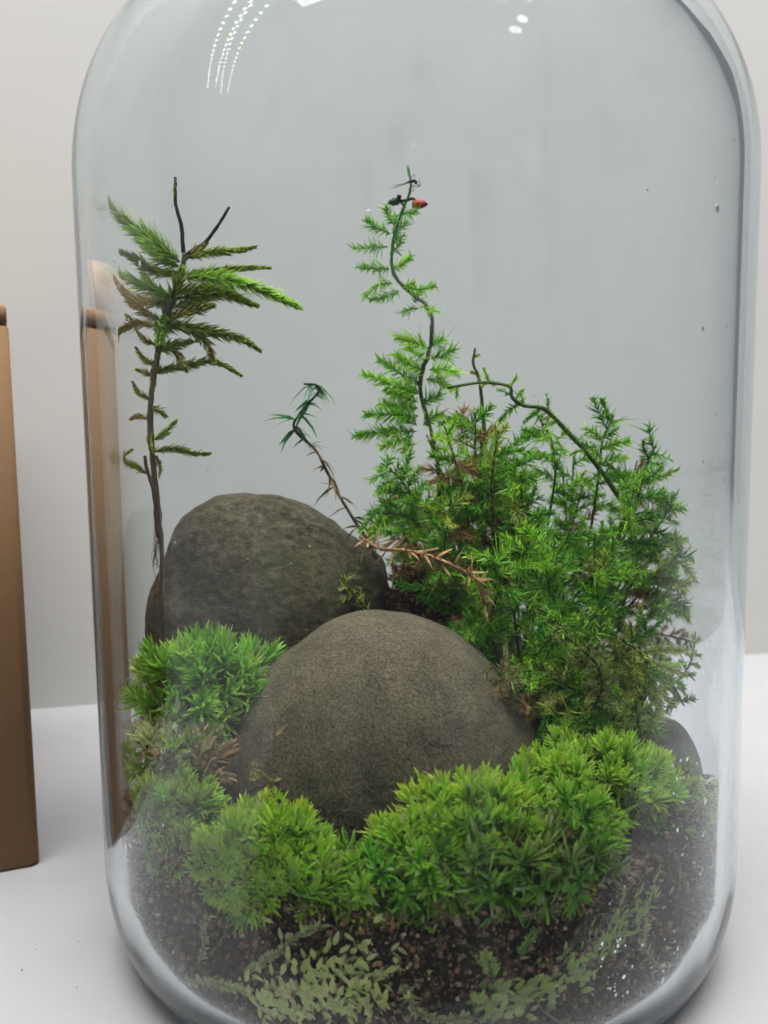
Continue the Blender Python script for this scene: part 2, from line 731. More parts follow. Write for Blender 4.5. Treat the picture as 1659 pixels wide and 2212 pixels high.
def rounded_block(mb, org, ux, uy, uz, sx, sy, sz, r, c, seg=3):
    """block with vertical edges rounded"""
    ring = []
    for (cx_, cy_, a0) in ((sx - r, sy - r, 0), (r, sy - r, 90), (r, r, 180), (sx - r, r, 270)):
        for k in range(seg + 1):
            a = math.radians(a0 + 90 * k / seg)
            ring.append((cx_ + r * math.cos(a), cy_ + r * math.sin(a)))
    n = len(ring)
    lay = [(0, r * .4), (r * .4, 0), (sz - r * .4, 0), (sz, r * .4)]
    v = []
    for z, ins in lay:
        for (x, y) in ring:
            kx = (x - sx / 2) * (1 - 2 * ins / sx) + sx / 2
            ky = (y - sy / 2) * (1 - 2 * ins / sy) + sy / 2
            v.append(org + ux * kx + uy * ky + uz * z)
    v += [org + ux * sx / 2 + uy * sy / 2, org + ux * sx / 2 + uy * sy / 2 + uz * sz]
    f = grid_faces(4, n, True)
    m = 4 * n
    f += [(m, (j + 1) % n, j) for j in range(n)] + [(m + 1, 3 * n + j, 3 * n + (j + 1) % n) for j in range(n)]
    mb.add(v, f, c)


Z = np.array([0, 0, 1.0])
mb = MB()
rounded_block(mb, bc, bu, bv, Z, BW, BD, hb - 0.006, 0.0025, (1, 1, 1))
mb.build('body', M_CARD, box, True, False)
for k in range(2):
    mb = MB()
    rounded_block(mb, bc + Z * (hb - 0.0057) + bv * (0.0003 + k * (BD / 2)) + bu * 0.0003, bu, bv, Z, BW - .0006, BD / 2 - 0.0006, 0.0052, 0.0022, (1, 1, 1))
    mb.build('top_flap', M_CARD, box, True, False)

M_CARD2 = plain('cardboard_inside', (0.40, 0.28, 0.20), 0.85, 700, 0.06, 0.0002)
mb = MB()
rounded_block(mb, bc + bu * 0.022 + bv * 0.002 + Z * (hb - 0.0006), bu, norm(bv * 0.25 - Z * 0.02), norm(Z + bv * 0.35), BW - 0.03, 0.003, 0.016, 0.0012, (1, 1, 1))
mb.build('open_flap', M_CARD2, box, True, False)

# ================================================================== LED BAR (overhead, mirrored in the shoulder of the jar)
def emis(name, c, st):
    m, nt, N, L, b, out = newmat(name)
    N.remove(b)
    e = N.new('ShaderNodeEmission')
    e.inputs[0].default_value = (*c, 1)
    e.inputs[1].default_value = st
    L.new(e.outputs[0], out.inputs['Surface'])
    return m


M_LED = emis('led_white', (1.0, 0.99, 0.97), 22.0)
M_LEDC = emis('led_cool', (0.55, 0.95, 1.0), 26.0)
M_LEDW = emis('led_warm', (1.0, 0.95, 0.45), 26.0)
M_ALU = plain('painted_metal', (0.6, 0.6, 0.6), 0.4)
l0, l1 = np.array([-0.90, -0.465, 0.607]), np.array([-0.28, -0.136, 0.607])
lu = norm(l1 - l0)
lv = np.array([-lu[1], lu[0], 0])
led = thing('led_bar', (l0 + l1) / 2, 'white twin row LED bar lamp hanging above the jar', 'lamp')
mb = MB()
rounded_block(mb, l0 - lu * .01 - lv * .045 + np.array([0, 0, .004]), lu, lv, np.array([0, 0, 1.0]), np.linalg.norm(l1 - l0) + .02, .09, .018, .006, (1, 1, 1))
mb.build('housing', M_ALU, led, True, False)
_t = np.linspace(0, 2 * math.pi, 10, endpoint=False)
for row in (-1, 1):
    for k in range(21):
        p = l0 + lu * (np.linalg.norm(l1 - l0) * (k + .5) / 21) + lv * row * .024
        v = [p + .0056 * (math.cos(a) * lu + math.sin(a) * lv) for a in _t] + [p + .0056 * (math.cos(a) * lu + math.sin(a) * lv) + [0, 0, .0038] for a in _t] + [p]
        f = [(20, (j + 1) % 10, j) for j in range(10)] + grid_faces(2, 10, True)
        mb = MB()
        mb.add(v, f, (1, 1, 1))
        mb.build('led_bead', (M_LED if row > 0 or k % 3 == 2 else (M_LEDC if (k // 5) % 2 else M_LEDW)), led, False, False)

# ================================================================== GLASS JAR
prof = [(0.0001, 0.0016), (0.04, 0.0014), (RB - 0.006, 0.0009), (RB - 0.0025, 0.0002)]
prof += [(r, max(z, 0.0)) for r, z in outer_heel(34)]
prof += [(R_OUT, z) for z in np.linspace(ZH, ZS, 46)[1:]]
so = shoulder(0, 44)
prof += so[1:]
zr = so[-1][1]
prof += [(0.0508, zr + 0.003), (0.0508, zr + 0.012), (0.0520, zr + 0.014), (0.0522, zr + 0.022), (0.0505, zr + 0.024), (0.0470, zr + 0.022), (0.0464, zr + 0.006)]
si = shoulder(TH, 44)
n_out = len(prof)
prof += si[::-1]
prof += [(R_IN, z) for z in np.linspace(ZS, ZH, 46)[1:]]
prof += inner_heel(34)[::-1][1:]
prof += [(0.03, IB_Z + 0.0004), (0.0001, IB_Z + 0.0010)]
prof = np.array(prof)
NS = 220
ang = np.linspace(0, 2 * math.pi, NS, endpoint=False)
jv = []
for i, (r, z) in enumerate(prof):
    inner = i >= n_out
    for a in ang:
        if inner:
            k = noise.noise(Vector((math.cos(a) * 5.5, math.sin(a) * 5.5, z * 5))) * 0.00010
            k += noise.noise(Vector((math.cos(a) * 17, math.sin(a) * 17, z * 5 + 5))) * 0.000018
        else:
            k = noise.noise(Vector((math.cos(a) * 4 + 9, math.sin(a) * 4, z * 6))) * 0.00006
        rr = r + k * min(1, r / 0.05)
        jv.append((rr * math.cos(a), rr * math.sin(a), z))
jf = np.array(grid_faces(len(prof), NS, True))
mb = MB()
mb.add(jv, jf, (1, 1, 1))
jar = mb.build('glass_jar', M_GLASS, None, True, False, origin=(0, 0, 0))
tag(jar, 'large clear glass jar with rounded shoulders holding the moss terrarium', 'jar')

# condensation beads on the inside of the glass
ico_v = None


def ico():
    t = (1 + 5 ** .5) / 2
    v = norm(np.array([(-1, t, 0), (1, t, 0), (-1, -t, 0), (1, -t, 0), (0, -1, t), (0, 1, t), (0, -1, -t), (0, 1, -t), (t, 0, -1), (t, 0, 1), (-t, 0, -1), (-t, 0, 1)], float))
    f = np.array([(0, 11, 5), (0, 5, 1), (0, 1, 7), (0, 7, 10), (0, 10, 11), (1, 5, 9), (5, 11, 4), (11, 10, 2), (10, 7, 6), (7, 1, 8), (3, 9, 4), (3, 4, 2), (3, 2, 6), (3, 6, 8), (3, 8, 9), (4, 9, 5), (2, 4, 11), (6, 2, 10), (8, 6, 7), (9, 8, 1)])
    return v, f


IV, IF = ico()


def subdiv_ico(n):
    v, f = IV, IF
    for _ in range(n):
        e = {}
        nv = list(map(tuple, v))
        nf = []

        def mid_(a, b):
            k = (min(a, b), max(a, b))
            if k not in e:
                m = (np.array(nv[a]) + np.array(nv[b]))
                e[k] = len(nv)
                nv.append(tuple(m / np.linalg.norm(m)))
            return e[k]
        for a, b, c in f:
            ab, bc_, ca = mid_(a, b), mid_(b, c), mid_(c, a)
            nf += [(a, ab, ca), (b, bc_, ab), (c, ca, bc_), (ab, bc_, ca)]
        v, f = np.array(nv), np.array(nf)
    return v, f


I1 = subdiv_ico(1)
mb = MB()
for (x0, x1, y0, y1, n, s) in ((228, 305, 1480, 1830, 120, 1.0), (235, 300, 1700, 1840, 70, .8), (1455, 1585, 1640, 1900, 70, .75), (1400, 1560, 1850, 2080, 12, .42), (1300, 1460, 2030, 2140, 60, .8), (330, 1450, 1780, 2100, 60, .5), (230, 300, 560, 700, 14, .9), (1520, 1600, 250, 1500, 40, .8), (300, 1500, 300, 1300, 36, .6)):
    for _ in range(n):
        p, ex, ez, nr = PW(random.uniform(x0, x1), random.uniform(y0, y1), 0.00006)
        r = s * 0.00026 * math.exp(random.gauss(-0.2, 0.5))
        v = I1[0]
        q = p + ex * (v[:, :1] * r) + ez * (v[:, 1:2] * r * random.uniform(.9, 1.7)) - nr * (np.maximum(v[:, 2:], -0.05) * r * 0.4)
        mb.add(q, I1[1], (1, 1, 1))
dr = mb.build('condensation', M_WATER, jar, True, False)
tag(dr, kind='stuff')

# ================================================================== SOIL
za = np.radians([-180, -165, -150, -135, -110, -90, -60, -42, -25, -8, 15, 50, 90, 130, 165, 180])
zz = np.array([.022, .034, .046, .044, .038, .036, .040, .048, .045, .036, .040, .052, .056, .052, .030, .022])


def soil_z(x, y):
    a = np.arctan2(y, x)
    s = np.clip(np.hypot(x, y) / R_IN, 0, 1)
    zw = np.interp(a, za, zz)
    return zw * s ** 3 + np.clip(0.036 + 0.25 * y, 0.029, 0.050) * (1 - s ** 3)


NA, NR = 200, 60
mb = MB()
v = []
for j in range(NR):
    for a in np.linspace(-math.pi, math.pi, NA, endpoint=False):
        r = (R_IN - 0.0017) * (j + 0.02) / (NR - 0.98)
        x, y = r * math.cos(a), r * math.sin(a)
        z = float(soil_z(x, y)) + 0.0022 * noise.fractal(Vector((x * 90, y * 90, 3)), 0.8, 2.0, 4)
        v.append((x, y, z))
nside = 34
for j in range(1, nside):
    for i, a in enumerate(np.linspace(-math.pi, math.pi, NA, endpoint=False)):
        zt_ = v[(NR - 1) * NA + i][2]
        z = zt_ + (IB_Z + 0.0006 - zt_) * j / (nside - 1)
        r = float(rin(z)) - 0.0017 + 0.0007 * noise.fractal(Vector((math.cos(a) * 22, math.sin(a) * 22, z * 300)), 0.8, 2.0, 3)
        r = min(r, float(rin(z)) - 0.0008)
        v.append((r * math.cos(a), r * math.sin(a), z))
v.append((0, 0, IB_Z + 0.0014))
f = grid_faces(NR + nside - 1, NA, True)
last = (NR + nside - 2) * NA
f += [(len(v) - 1, last + (j + 1) % NA, last + j) for j in range(NA)]
f += [(0, j, j + 1) for j in range(1, NA - 1)]
mb.add(v, np.array(f), (1, 1, 1))
soil = mb.build('soil', M_SOIL, None, True, False, origin=(0, 0, 0.02))
tag(soil, 'dark brown crumbly soil filling the bottom of the glass jar', 'soil', kind='stuff')

mb = MB()
GC = np.array([(0.11, 0.066, 0.040), (0.19, 0.12, 0.072), (0.30, 0.20, 0.12), (0.035, 0.023, 0.016), (0.52, 0.41, 0.28), (0.25, 0.115, 0.055)])
GP = np.array([.31, .25, .13, .22, .03, .06])
for i in range(14000):
    a = math.radians(random.uniform(-200, 20))
    zt_ = float(np.interp(math.atan2(math.sin(a), math.cos(a)), za, zz)) + 0.0015
    z = IB_Z + 0.001 + (zt_ - IB_Z) * random.random() ** 0.8
    if noise.noise(Vector((math.cos(a) * 9, math.sin(a) * 9, z * 120))) < -0.42:
        continue
    r = 0.00029 * math.exp(random.gauss(0.1, 0.5))
    rad = float(rin(z)) - 0.0002 - r - random.random() * 0.0014
    p = np.array([rad * math.cos(a), rad * math.sin(a), z])
    vv = IV * (1 + 0.22 * rng.normal(size=(12, 1))) * r * np.array([random.uniform(.7, 1.3) for _ in range(3)])
    mb.add(p + vv, IF, np.clip(GC[rng.choice(6, p=GP)] * random.uniform(.7, 1.35), 0, 1))
for i in range(3500):
    a = random.uniform(-math.pi, math.pi)
    rr_ = (R_IN - 0.002) * math.sqrt(random.random())
    x, y = rr_ * math.cos(a), rr_ * math.sin(a)
    r = 0.0004 * math.exp(random.gauss(0.1, 0.45))
    p = np.array([x, y, float(soil_z(x, y)) + random.uniform(0, .0012)])
    vv = IV * (1 + 0.22 * rng.normal(size=(12, 1))) * r
    mb.add(p + vv, IF, np.clip(GC[rng.choice(6, p=GP)] * random.uniform(.6, 1.2), 0, 1))
gr = mb.build('soil_grains', M_GRAIN, soil, False)
tag(gr, kind='stuff')

# ================================================================== STONES
SPH = {n: subdiv_ico(n) for n in (5, 6)}


def stone(name, ctr, outline, Y, ry, mat, label, sub=6, amp=1.0, seed=0.0, flat=2.3):
    c = P(ctr[0], ctr[1], Y)
    pts = np.array([P(x, y, Y) - c for x, y in outline])
    ph = np.arctan2(pts[:, 2], pts[:, 0])
    rho = np.hypot(pts[:, 0], pts[:, 2])
    o = np.argsort(ph)
    ph, rho = ph[o], rho[o]
    ph = np.concatenate([ph - 2 * math.pi, ph, ph + 2 * math.pi])
    rho = np.concatenate([rho] * 3)
    V, Fc = SPH[sub]
    fi = np.arctan2(V[:, 2], V[:, 0])
    g = np.linspace(-math.pi, math.pi, 361)
    rg = np.interp(g, ph, rho)
    ker = np.hanning(19)
    ker /= ker.sum()
    rg = np.convolve(np.concatenate([rg[-41:-1], rg, rg[1:41]]), ker, 'same')[40:-40]
    r_ = np.interp(fi, g, rg)
    cc = np.sqrt(np.maximum(0, 1 - V[:, 1] ** 2)) ** (2 / flat)
    v = np.stack([r_ * cc * np.cos(fi), ry * np.sign(V[:, 1]) * np.abs(V[:, 1]) ** .95, r_ * cc * np.sin(fi)], 1)
    dn = norm(V)
    disp = np.array([noise.fractal(Vector((p[0] * 40 + seed, p[1] * 40, p[2] * 40)), 0.9, 2.0, 4) * 0.0012
                     + noise.fractal(Vector((p[0] * 260 + seed, p[1] * 260, p[2] * 380)), 0.7, 2.0, 4) * 0.00016 for p in v])
    v = v + dn * disp[:, None] * amp
    mb = MB()
    mb.add(v + c, Fc, (1, 1, 1))
    ob = mb.build(name, mat, None, True, True, origin=c)
    return tag(ob, label, 'stone')


stone('river_stone', (820, 1640), [(1168, 1650), (1142, 1560), (1085, 1470), (1012, 1390), (930, 1345), (830, 1328), (730, 1348), (640, 1398), (556, 1462), (498, 1546), (468, 1640), (482, 1740), (540, 1830), (650, 1890), (820, 1910), (1000, 1890), (1120, 1800)],
      -0.014, 0.031, M_STONE_A, 'large smooth brown stone in the middle foreground of the jar', 6, 0.8, 1.3)
stone('river_stone', (570, 1310), [(835, 1300), (832, 1215), (760, 1160), (680, 1108), (600, 1078), (520, 1072), (450, 1084), (400, 1118), (370, 1180), (352, 1222), (322, 1262), (306, 1300), (315, 1380), (330, 1460), (420, 1530), (600, 1540), (780, 1460)],
      0.024, 0.024, M_STONE_B, 'dark brown stone at the back left behind the big front stone', 6, 1.3, 8.0)
stone('river_stone', (1420, 1670), [(1514, 1700), (1500, 1612), (1470, 1568), (1420, 1552), (1368, 1560), (1330, 1610), (1318, 1690), (1360, 1770), (1450, 1790)],
      -0.004, 0.014, M_STONE_C, 'small smooth grey stone against the right side of the glass', 5, 0.35, 4.0)
stone('river_stone', (1260, 1520), [(1400, 1560), (1380, 1470), (1310, 1410), (1230, 1400), (1150, 1440), (1110, 1540), (1200, 1620), (1330, 1620)],
      0.038, 0.018, M_STONE_B, 'dark stone half hidden under the feathery moss on the right', 5, 1.0, 12.0)

# ================================================================== CUSHION MOSS
BRIGHT = ((0.21, 0.55, 0.008), (0.68, 0.96, 0.11))
GREEN = ((0.20, 0.55, 0.02), (0.60, 0.88, 0.12))
DEEP = ((0.09, 0.33, 0.018), (0.32, 0.64, 0.07))
OLIVE = ((0.20, 0.31, 0.04), (0.46, 0.57, 0.16))
PALE = ((0.40, 0.50, 0.14), (0.82, 0.86, 0.48))
BROWN = ((0.10, 0.065, 0.03), (0.30, 0.21, 0.11))


def tuft(parent, p, axis, n, L, W, pal, spread=(8, 72), stem=0.004, mat=None, tipdry=0.06, curl=0.12):
    axis = norm(axis)
    a = rng.random(n) * 2 * math.pi
    q = (np.arange(n) + 0.5) / n
    sp = np.radians(spread[0] + (spread[1] - spread[0]) * q ** 0.8 + rng.normal(size=n) * 6)
    e1 = norm(np.cross(axis, [0.3, 0.5, 0.81]))
    e2 = np.cross(axis, e1)
    rd = np.cos(a)[:, None] * e1 + np.sin(a)[:, None] * e2
    d = np.cos(sp)[:, None] * axis + np.sin(sp)[:, None] * rd
    base = p + axis * (stem * (1 - q))[:, None] + rd * 0.0003
    Ls = L * (0.75 + 0.25 * q) * (1 + 0.16 * rng.normal(size=n))
    c0, c1 = jit(pal[0], n, .18, .06), jit(pal[1], n, .16, .06)
    dry = rng.random(n) < tipdry
    c1[dry] = jit((0.62, 0.60, 0.38), dry.sum(), .1)
    mb = MB()
    up_ = norm(rd * -1 + axis * 0.6 + rng.normal(size=(n, 3)) * .15)
    leaves(mb, base, d, up_, Ls, W * (1 + .15 * rng.normal(size=n)), curl * rng.normal(0.6, 1, size=n), c0, c1, 'strap', 0.5)
    tube(mb, np.array([p - axis * 0.004, p, p + axis * stem * .8]), [0.0005, 0.0006, 0.0003], np.array(pal[0]) * 0.8, 5)
    return mb.build('tuft', mat or M_LEAF, parent, True)


crumb = MB()


def cushion(label, ctr, Y, rx, ry, rz, ntuft, pal, L=0.0062, W=0.00042, nleaf=34, group='cushion moss clumps', upbias=0.55, back=0.35, down=-0.45, specks=4, dark=None, frac=0.0, tipdry=.06, name='cushion_moss', spread=(8, 72), mix=None):
    ntuft = int(ntuft * .85)
    rz *= .74 if Y < -.04 else .9
    c = P(ctr[0], ctr[1] + (-22 if Y < -.0625 else 14), Y)
    root = thing(name, c - np.array([0, 0, rz * .8]), label, 'moss', group)
    # fibonacci points on the dome, kept where the light and the viewer reach
    k = 0
    N = int(ntuft * 2.6)
    for i in range(N):
        z = 1 - 2 * (i + .5) / N
        a = i * 2.399963 + .7
        s = math.sqrt(1 - z * z)
        dv = np.array([s * math.cos(a), s * math.sin(a), z])
        if z < down or dv[1] > back + 0.5 * z:
            continue
        dv = norm(dv + rng.normal(size=3) * 0.13)
        p = c + dv * np.array([rx, ry, rz]) * (1 + 0.14 * rng.normal())
        ax = norm(dv / np.array([rx, ry, rz]) * rx + np.array([0, -0.12, upbias]) + rng.normal(size=3) * .22)
        r = math.hypot(p[0], p[1])
        lim = float(rin(p[2])) - 0.003
        if r > lim:
            p[:2] *= lim / r
        pp = pal
        if frac and random.random() < frac:
            pp = dark
        if mix is not None:
            pp = (np.array(pal[0]) * (1 - mix) + np.array(dark[0]) * mix, np.array(pal[1]) * (1 - mix) + np.array(dark[1]) * mix) if random.random() < .5 else pp
        sc = random.uniform(.72, 1.15)
        gv = random.uniform(.62, 1.06)
        pp = (np.array(pp[0]) * gv * (random.uniform(.85, 1.2), 1, 1), np.minimum(np.array(pp[1]) * (gv * .5 + .5) * (random.uniform(.82, 1.15), 1, 1), .97))
        tuft(root, p, ax, int(nleaf * 1.35 * random.uniform(.8, 1.2)), L * sc * .9, W * .74, pp, spread=spread, tipdry=tipdry)
        if random.random() < specks / max(1, ntuft):
            r0 = random.uniform(.00025, .0005)
            q = p + ax * L * random.uniform(.6, .95) + rng.normal(size=3) * .001
            crumb.add(q + IV * r0 * (1 + .25 * rng.normal(size=(12, 1))), IF, (0.012, 0.009, 0.007))
    # the brown felt under the green tips that carries the tufts
    V, Fc = I1
    V, Fc = subdiv_ico(3)
    hb_ = np.array([noise.noise(Vector(v_ * 3) + Vector(c * 300)) for v_ in V])
    mb = MB()
    mb.add(c + V * np.array([rx, ry, rz]) * (0.86 + 0.12 * hb_)[:, None] + np.array([0, 0.001, -0.001]), Fc, (0.06, 0.07, 0.02))
    mb.build('moss_base', M_STEM, root, True)
    return root


CU = [  # label, centre px, Y, radii, tufts, palette, leaf length, half width, leaves per tuft, options
    ('upright deep green moss clump beside the back stone on the far left', (440, 1490), -.016, (.0125, .009, .0105), 40, DEEP, .0074, .00046, 34, dict(upbias=.8, specks=1, dark=GREEN, frac=.35, tipdry=.03)),
    ('pale straw-tipped moss clump at the left below the deep green clump', (365, 1625), -.032, (.0065, .006, .0055), 18, PALE, .0054, .00045, 30, dict(upbias=.7, specks=2, dark=GREEN, frac=.3, tipdry=.4)),
    ('dull green moss clump pressed to the glass at the lower left', (375, 1765), -.046, (.0075, .007, .0085), 34, GREEN, .0048, .00038, 36, dict(specks=4, dark=OLIVE, frac=.45, down=-.8)),
    ('bright green moss clump left of centre in front of the big stone', (570, 1850), -.060, (.0098, .006, .0068), 42, BRIGHT, .0050, .00042, 40, dict(specks=10, dark=GREEN, frac=.25, down=-.9)),
    ('small light green moss hump behind the bright left clump', (590, 1800), -.052, (.0065, .005, .0035), 16, BRIGHT, .0048, .00040, 38, dict(specks=3, dark=GREEN, frac=.4)),
    ('hanging green moss tufts under the bright left clump', (500, 1890), -.062, (.0060, .004, .0055), 18, GREEN, .0044, .00040, 32, dict(specks=3, dark=DEEP, frac=.4, down=-1, upbias=.1)),
    ('single fan of light green moss against the glass below the big stone', (665, 1945), -.066, (.0050, .003, .0025), 9, BRIGHT, .0074, .00052, 34, dict(specks=4, dark=GREEN, frac=.4, upbias=.9, down=-.2)),
    ('thin yellow-green moss clump between the two bright front clumps', (755, 1948), -.064, (.0070, .004, .0030), 15, BRIGHT, .0050, .00042, 34, dict(specks=3, dark=PALE, frac=.10, upbias=.7)),
    ('left lobe of the bright yellow-green moss before the big stone', (905, 1850), -.060, (.0075, .005, .0062), 30, BRIGHT, .0054, .00050, 40, dict(specks=6, dark=GREEN, frac=.15, down=-.9, tipdry=.12, upbias=.4)),
    ('brightest yellow-green moss lobe right of centre before the big stone', (1040, 1778), -.055, (.0115, .007, .0075), 46, BRIGHT, .0054, .00048, 40, dict(specks=9, dark=GREEN, frac=.10, down=-.8, tipdry=.10)),
    ('wide bright moss dome at the right in front of the grey stone', (1290, 1690), -.038, (.0130, .009, .0065), 62, BRIGHT, .0046, .00038, 40, dict(specks=6, dark=GREEN, frac=.10, upbias=.8, down=-.15)),
    ('low bright moss slope running down to the right glass', (1425, 1735), -.038, (.0090, .008, .0065), 40, BRIGHT, .0038, .00034, 36, dict(specks=14, dark=OLIVE, frac=.25, upbias=.7, down=-.15)),
    ('dark green moss tufts hanging below the right moss dome', (1240, 1800), -.054, (.0055, .005, .0090), 26, DEEP, .0042, .00042, 30, dict(specks=1, dark=GREEN, frac=.4, down=-1, upbias=.2)),
    ('grey green long-leaved moss pressed flat against the front glass', (1085, 1905), -.067, (.0100, .0025, .0030), 13, OLIVE, .0080, .00050, 22, dict(specks=2, dark=DEEP, frac=.45, down=-.9, spread=(10, 95))),
    ('loose green moss strands at the bottom centre of the moss row', (870, 1930), -.067, (.0120, .003, .0035), 16, GREEN, .0056, .00042, 28, dict(specks=3, dark=DEEP, frac=.45, down=-.9, spread=(10, 95))),
    ('dark green moss strands at the right end of the moss row', (1235, 1895), -.065, (.0050, .003, .0030), 8, DEEP, .0062, .00045, 24, dict(specks=1, dark=OLIVE, frac=.4, down=-.9, spread=(10, 95))),
    ('dry brown moss tuft under the right end of the brightest lobe', (1165, 1835), -.062, (.0040, .003, .0045), 8, BROWN, .0056, .00045, 26, dict(specks=0, dark=OLIVE, frac=.2, tipdry=0)),
    ('dry tan moss tuft beside the left flank of the big stone', (415, 1645), -.037, (.0035, .0035, .0030), 8, ((.30, .20, .11), (.58, .45, .27)), .0052, .00055, 20, dict(specks=1, dark=BROWN, frac=.4, tipdry=0)),
]
for lab, cp, Y_, rad_, nt_, pal_, L_, W_, nl_, kw in CU:
    cushion(lab, cp, Y_, *rad_, nt_, pal_, L_, W_, nl_, **kw)
cr = crumb.build('soil_crumbs', M_GRAIN, None, False)
tag(cr, 'tiny black soil crumbs sprinkled over the green moss cushions', 'soil', kind='stuff')


# ================================================================== FEATHERY MOSSES
def pxpath(pts, n=24):
    """pts: (vx, vy, Y)"""
    return smooth_path([P(*p) for p in pts], n)


def frond_mesh(mb, path, ll, lw, pal, ang=50, gap=0.00045, droop=0.0, plane=None, axis_r=0.00018, taper=.55, jitter=.38, prof='lance', axc=None, curl=.8):
    """a feather: axis with two rows of fine leaves, a few of them out of plane"""
    seg = np.linalg.norm(np.diff(path, axis=0), axis=1)
    tot = seg.sum()
    n = max(5, int(tot / (gap * .85)))
    t = np.linspace(0.04, 1, n)
    cum = np.concatenate([[0], np.cumsum(seg)]) / tot
    pp = np.stack([np.interp(t, cum, path[:, i]) for i in range(3)], 1)
    tg = norm(np.gradient(pp, axis=0))
    if plane is None:
        plane = norm(np.array([0, -1, .3]) + rng.normal(size=3) * .35)
    sd = norm(np.cross(tg, plane))
    nu = np.cross(sd, tg)
    for sg in (-1, 1, 0):
        m = n
        a = np.radians(ang) * (1 - .35 * t) + rng.normal(size=m) * jitter * .5
        if sg == 0:
            ph = rng.random(m) * 2 * math.pi
            side = np.cos(ph)[:, None] * sd + np.sin(ph)[:, None] * nu
        else:
            side = norm(sg * sd + nu * rng.normal(size=(m, 1)) * jitter * 1.3)
        d = np.cos(a)[:, None] * tg + np.sin(a)[:, None] * side
        Ls = ll * (1 - taper * t ** 1.6) * np.minimum(1, .55 + 2 * t) * (1 + .2 * rng.normal(size=m))
        if sg == 0:
            Ls = Ls * .6
        leaves(mb, pp, d, norm(nu + rng.normal(size=(m, 3)) * .3), Ls, lw * (1 + .2 * rng.normal(size=m)), curl * rng.normal(.2, 1, size=m), jit(pal[0], m, .2, .08), jit(pal[1], m, .2, .08), prof)
    ac = np.array(pal[0]) * .7 if axc is None else np.array(axc)
    tube(mb, path, np.linspace(axis_r, axis_r * .5, len(path)), ac, 4)


def branch_mesh(mb, path, ll, lw, pal, ang=30, dens=1.0, axis_r=0.0003, fat=1.0):
    """a tree-moss branch: leaves overlapping all round the axis"""
    seg = np.linalg.norm(np.diff(path, axis=0), axis=1)
    tot = seg.sum()
    n = max(20, int(tot / 0.00016 * dens))
    t = np.sort(rng.random(n)) * .98 + .01
    cum = np.concatenate([[0], np.cumsum(seg)]) / tot
    pp = np.stack([np.interp(t, cum, path[:, i]) for i in range(3)], 1)
    tg0, s0, u0 = frames(path)
    tg = norm(np.stack([np.interp(t, cum, tg0[:, i]) for i in range(3)], 1))
    s = norm(np.cross(tg, [0, 1, .05]))
    u = np.cross(s, tg)
    ph = np.arange(n) * 2.39996 + rng.normal(size=n) * .3
    side = np.cos(ph)[:, None] * s + np.sin(ph)[:, None] * u
    a = np.radians(ang) * (1 - .3 * t) * (1 + .25 * rng.normal(size=n))
    d = np.cos(a)[:, None] * tg + np.sin(a)[:, None] * side
    env = np.minimum(1, .6 + 2.2 * t) * (1 - .72 * t ** 2.2)
    leaves(mb, pp, d, side, ll * env * (1 + .15 * rng.normal(size=n)) * fat, lw * (1 + .15 * rng.normal(size=n)), -.12, jit(pal[0], n, .2, .07), jit(pal[1], n, .2, .08), 'lance', .35)
    tube(mb, path, np.linspace(axis_r, axis_r * .5, len(path)), np.array(pal[0]) * .55, 5)


TREE = ((0.11, 0.19, 0.018), (0.36, 0.47, 0.06))
TREEB = ((0.15, 0.32, 0.03), (0.46, 0.68, 0.10))
TREEO = ((0.17, 0.17, 0.03), (0.46, 0.44, 0.12))
BARK = (0.09, 0.075, 0.062)

# ---- tree moss on the left
TY = -0.004
troot = P(348, 1420, TY)
tree = thing('tree_moss', troot, 'tall tree-shaped moss with bare dark stem at the left of the jar', 'moss')
stem_px = [(350, 1430), (352, 1320), (354, 1200), (344, 1090), (333, 985), (328, 905), (334, 830), (346, 755), (356, 700), (376, 635), (394, 580), (400, 545)]
mb = MB()
sp_ = pxpath([(x, y, TY) for x, y in stem_px], 60)
tube(mb, sp_, np.interp(np.linspace(0, 1, 60), [0, .25, .55, .8, 1], [.00070, .0008, .0008, .0009, .0006]), BARK, 8, .2)
mb.build('stem', M_STEM, tree)
mb = MB()
tube(mb, pxpath([(346, 1160, TY - .001), (336, 1060, TY - .002), (322, 1015, TY - .001), (318, 985, TY)], 20), np.linspace(.0007, .0004, 20), (.05, .042, .03), 6, .12)
mb.build('side_stem', M_STEM, tree)
# ragged bark fibres on the stem
mb = MB()
for k in range(26):
    yy = random.uniform(1080, 1230)
    x0 = 345 + random.uniform(-8, 6)
    tube(mb, pxpath([(x0, yy, TY - .0006), (x0 + random.uniform(-8, 5), yy + random.uniform(15, 30), TY - .001), (x0 + random.uniform(-10, 6), yy + random.uniform(35, 60), TY - .001)], 6), .00010, (.16, .11, .085), 3)
mb.build('bark_fibres', M_STEM, tree)
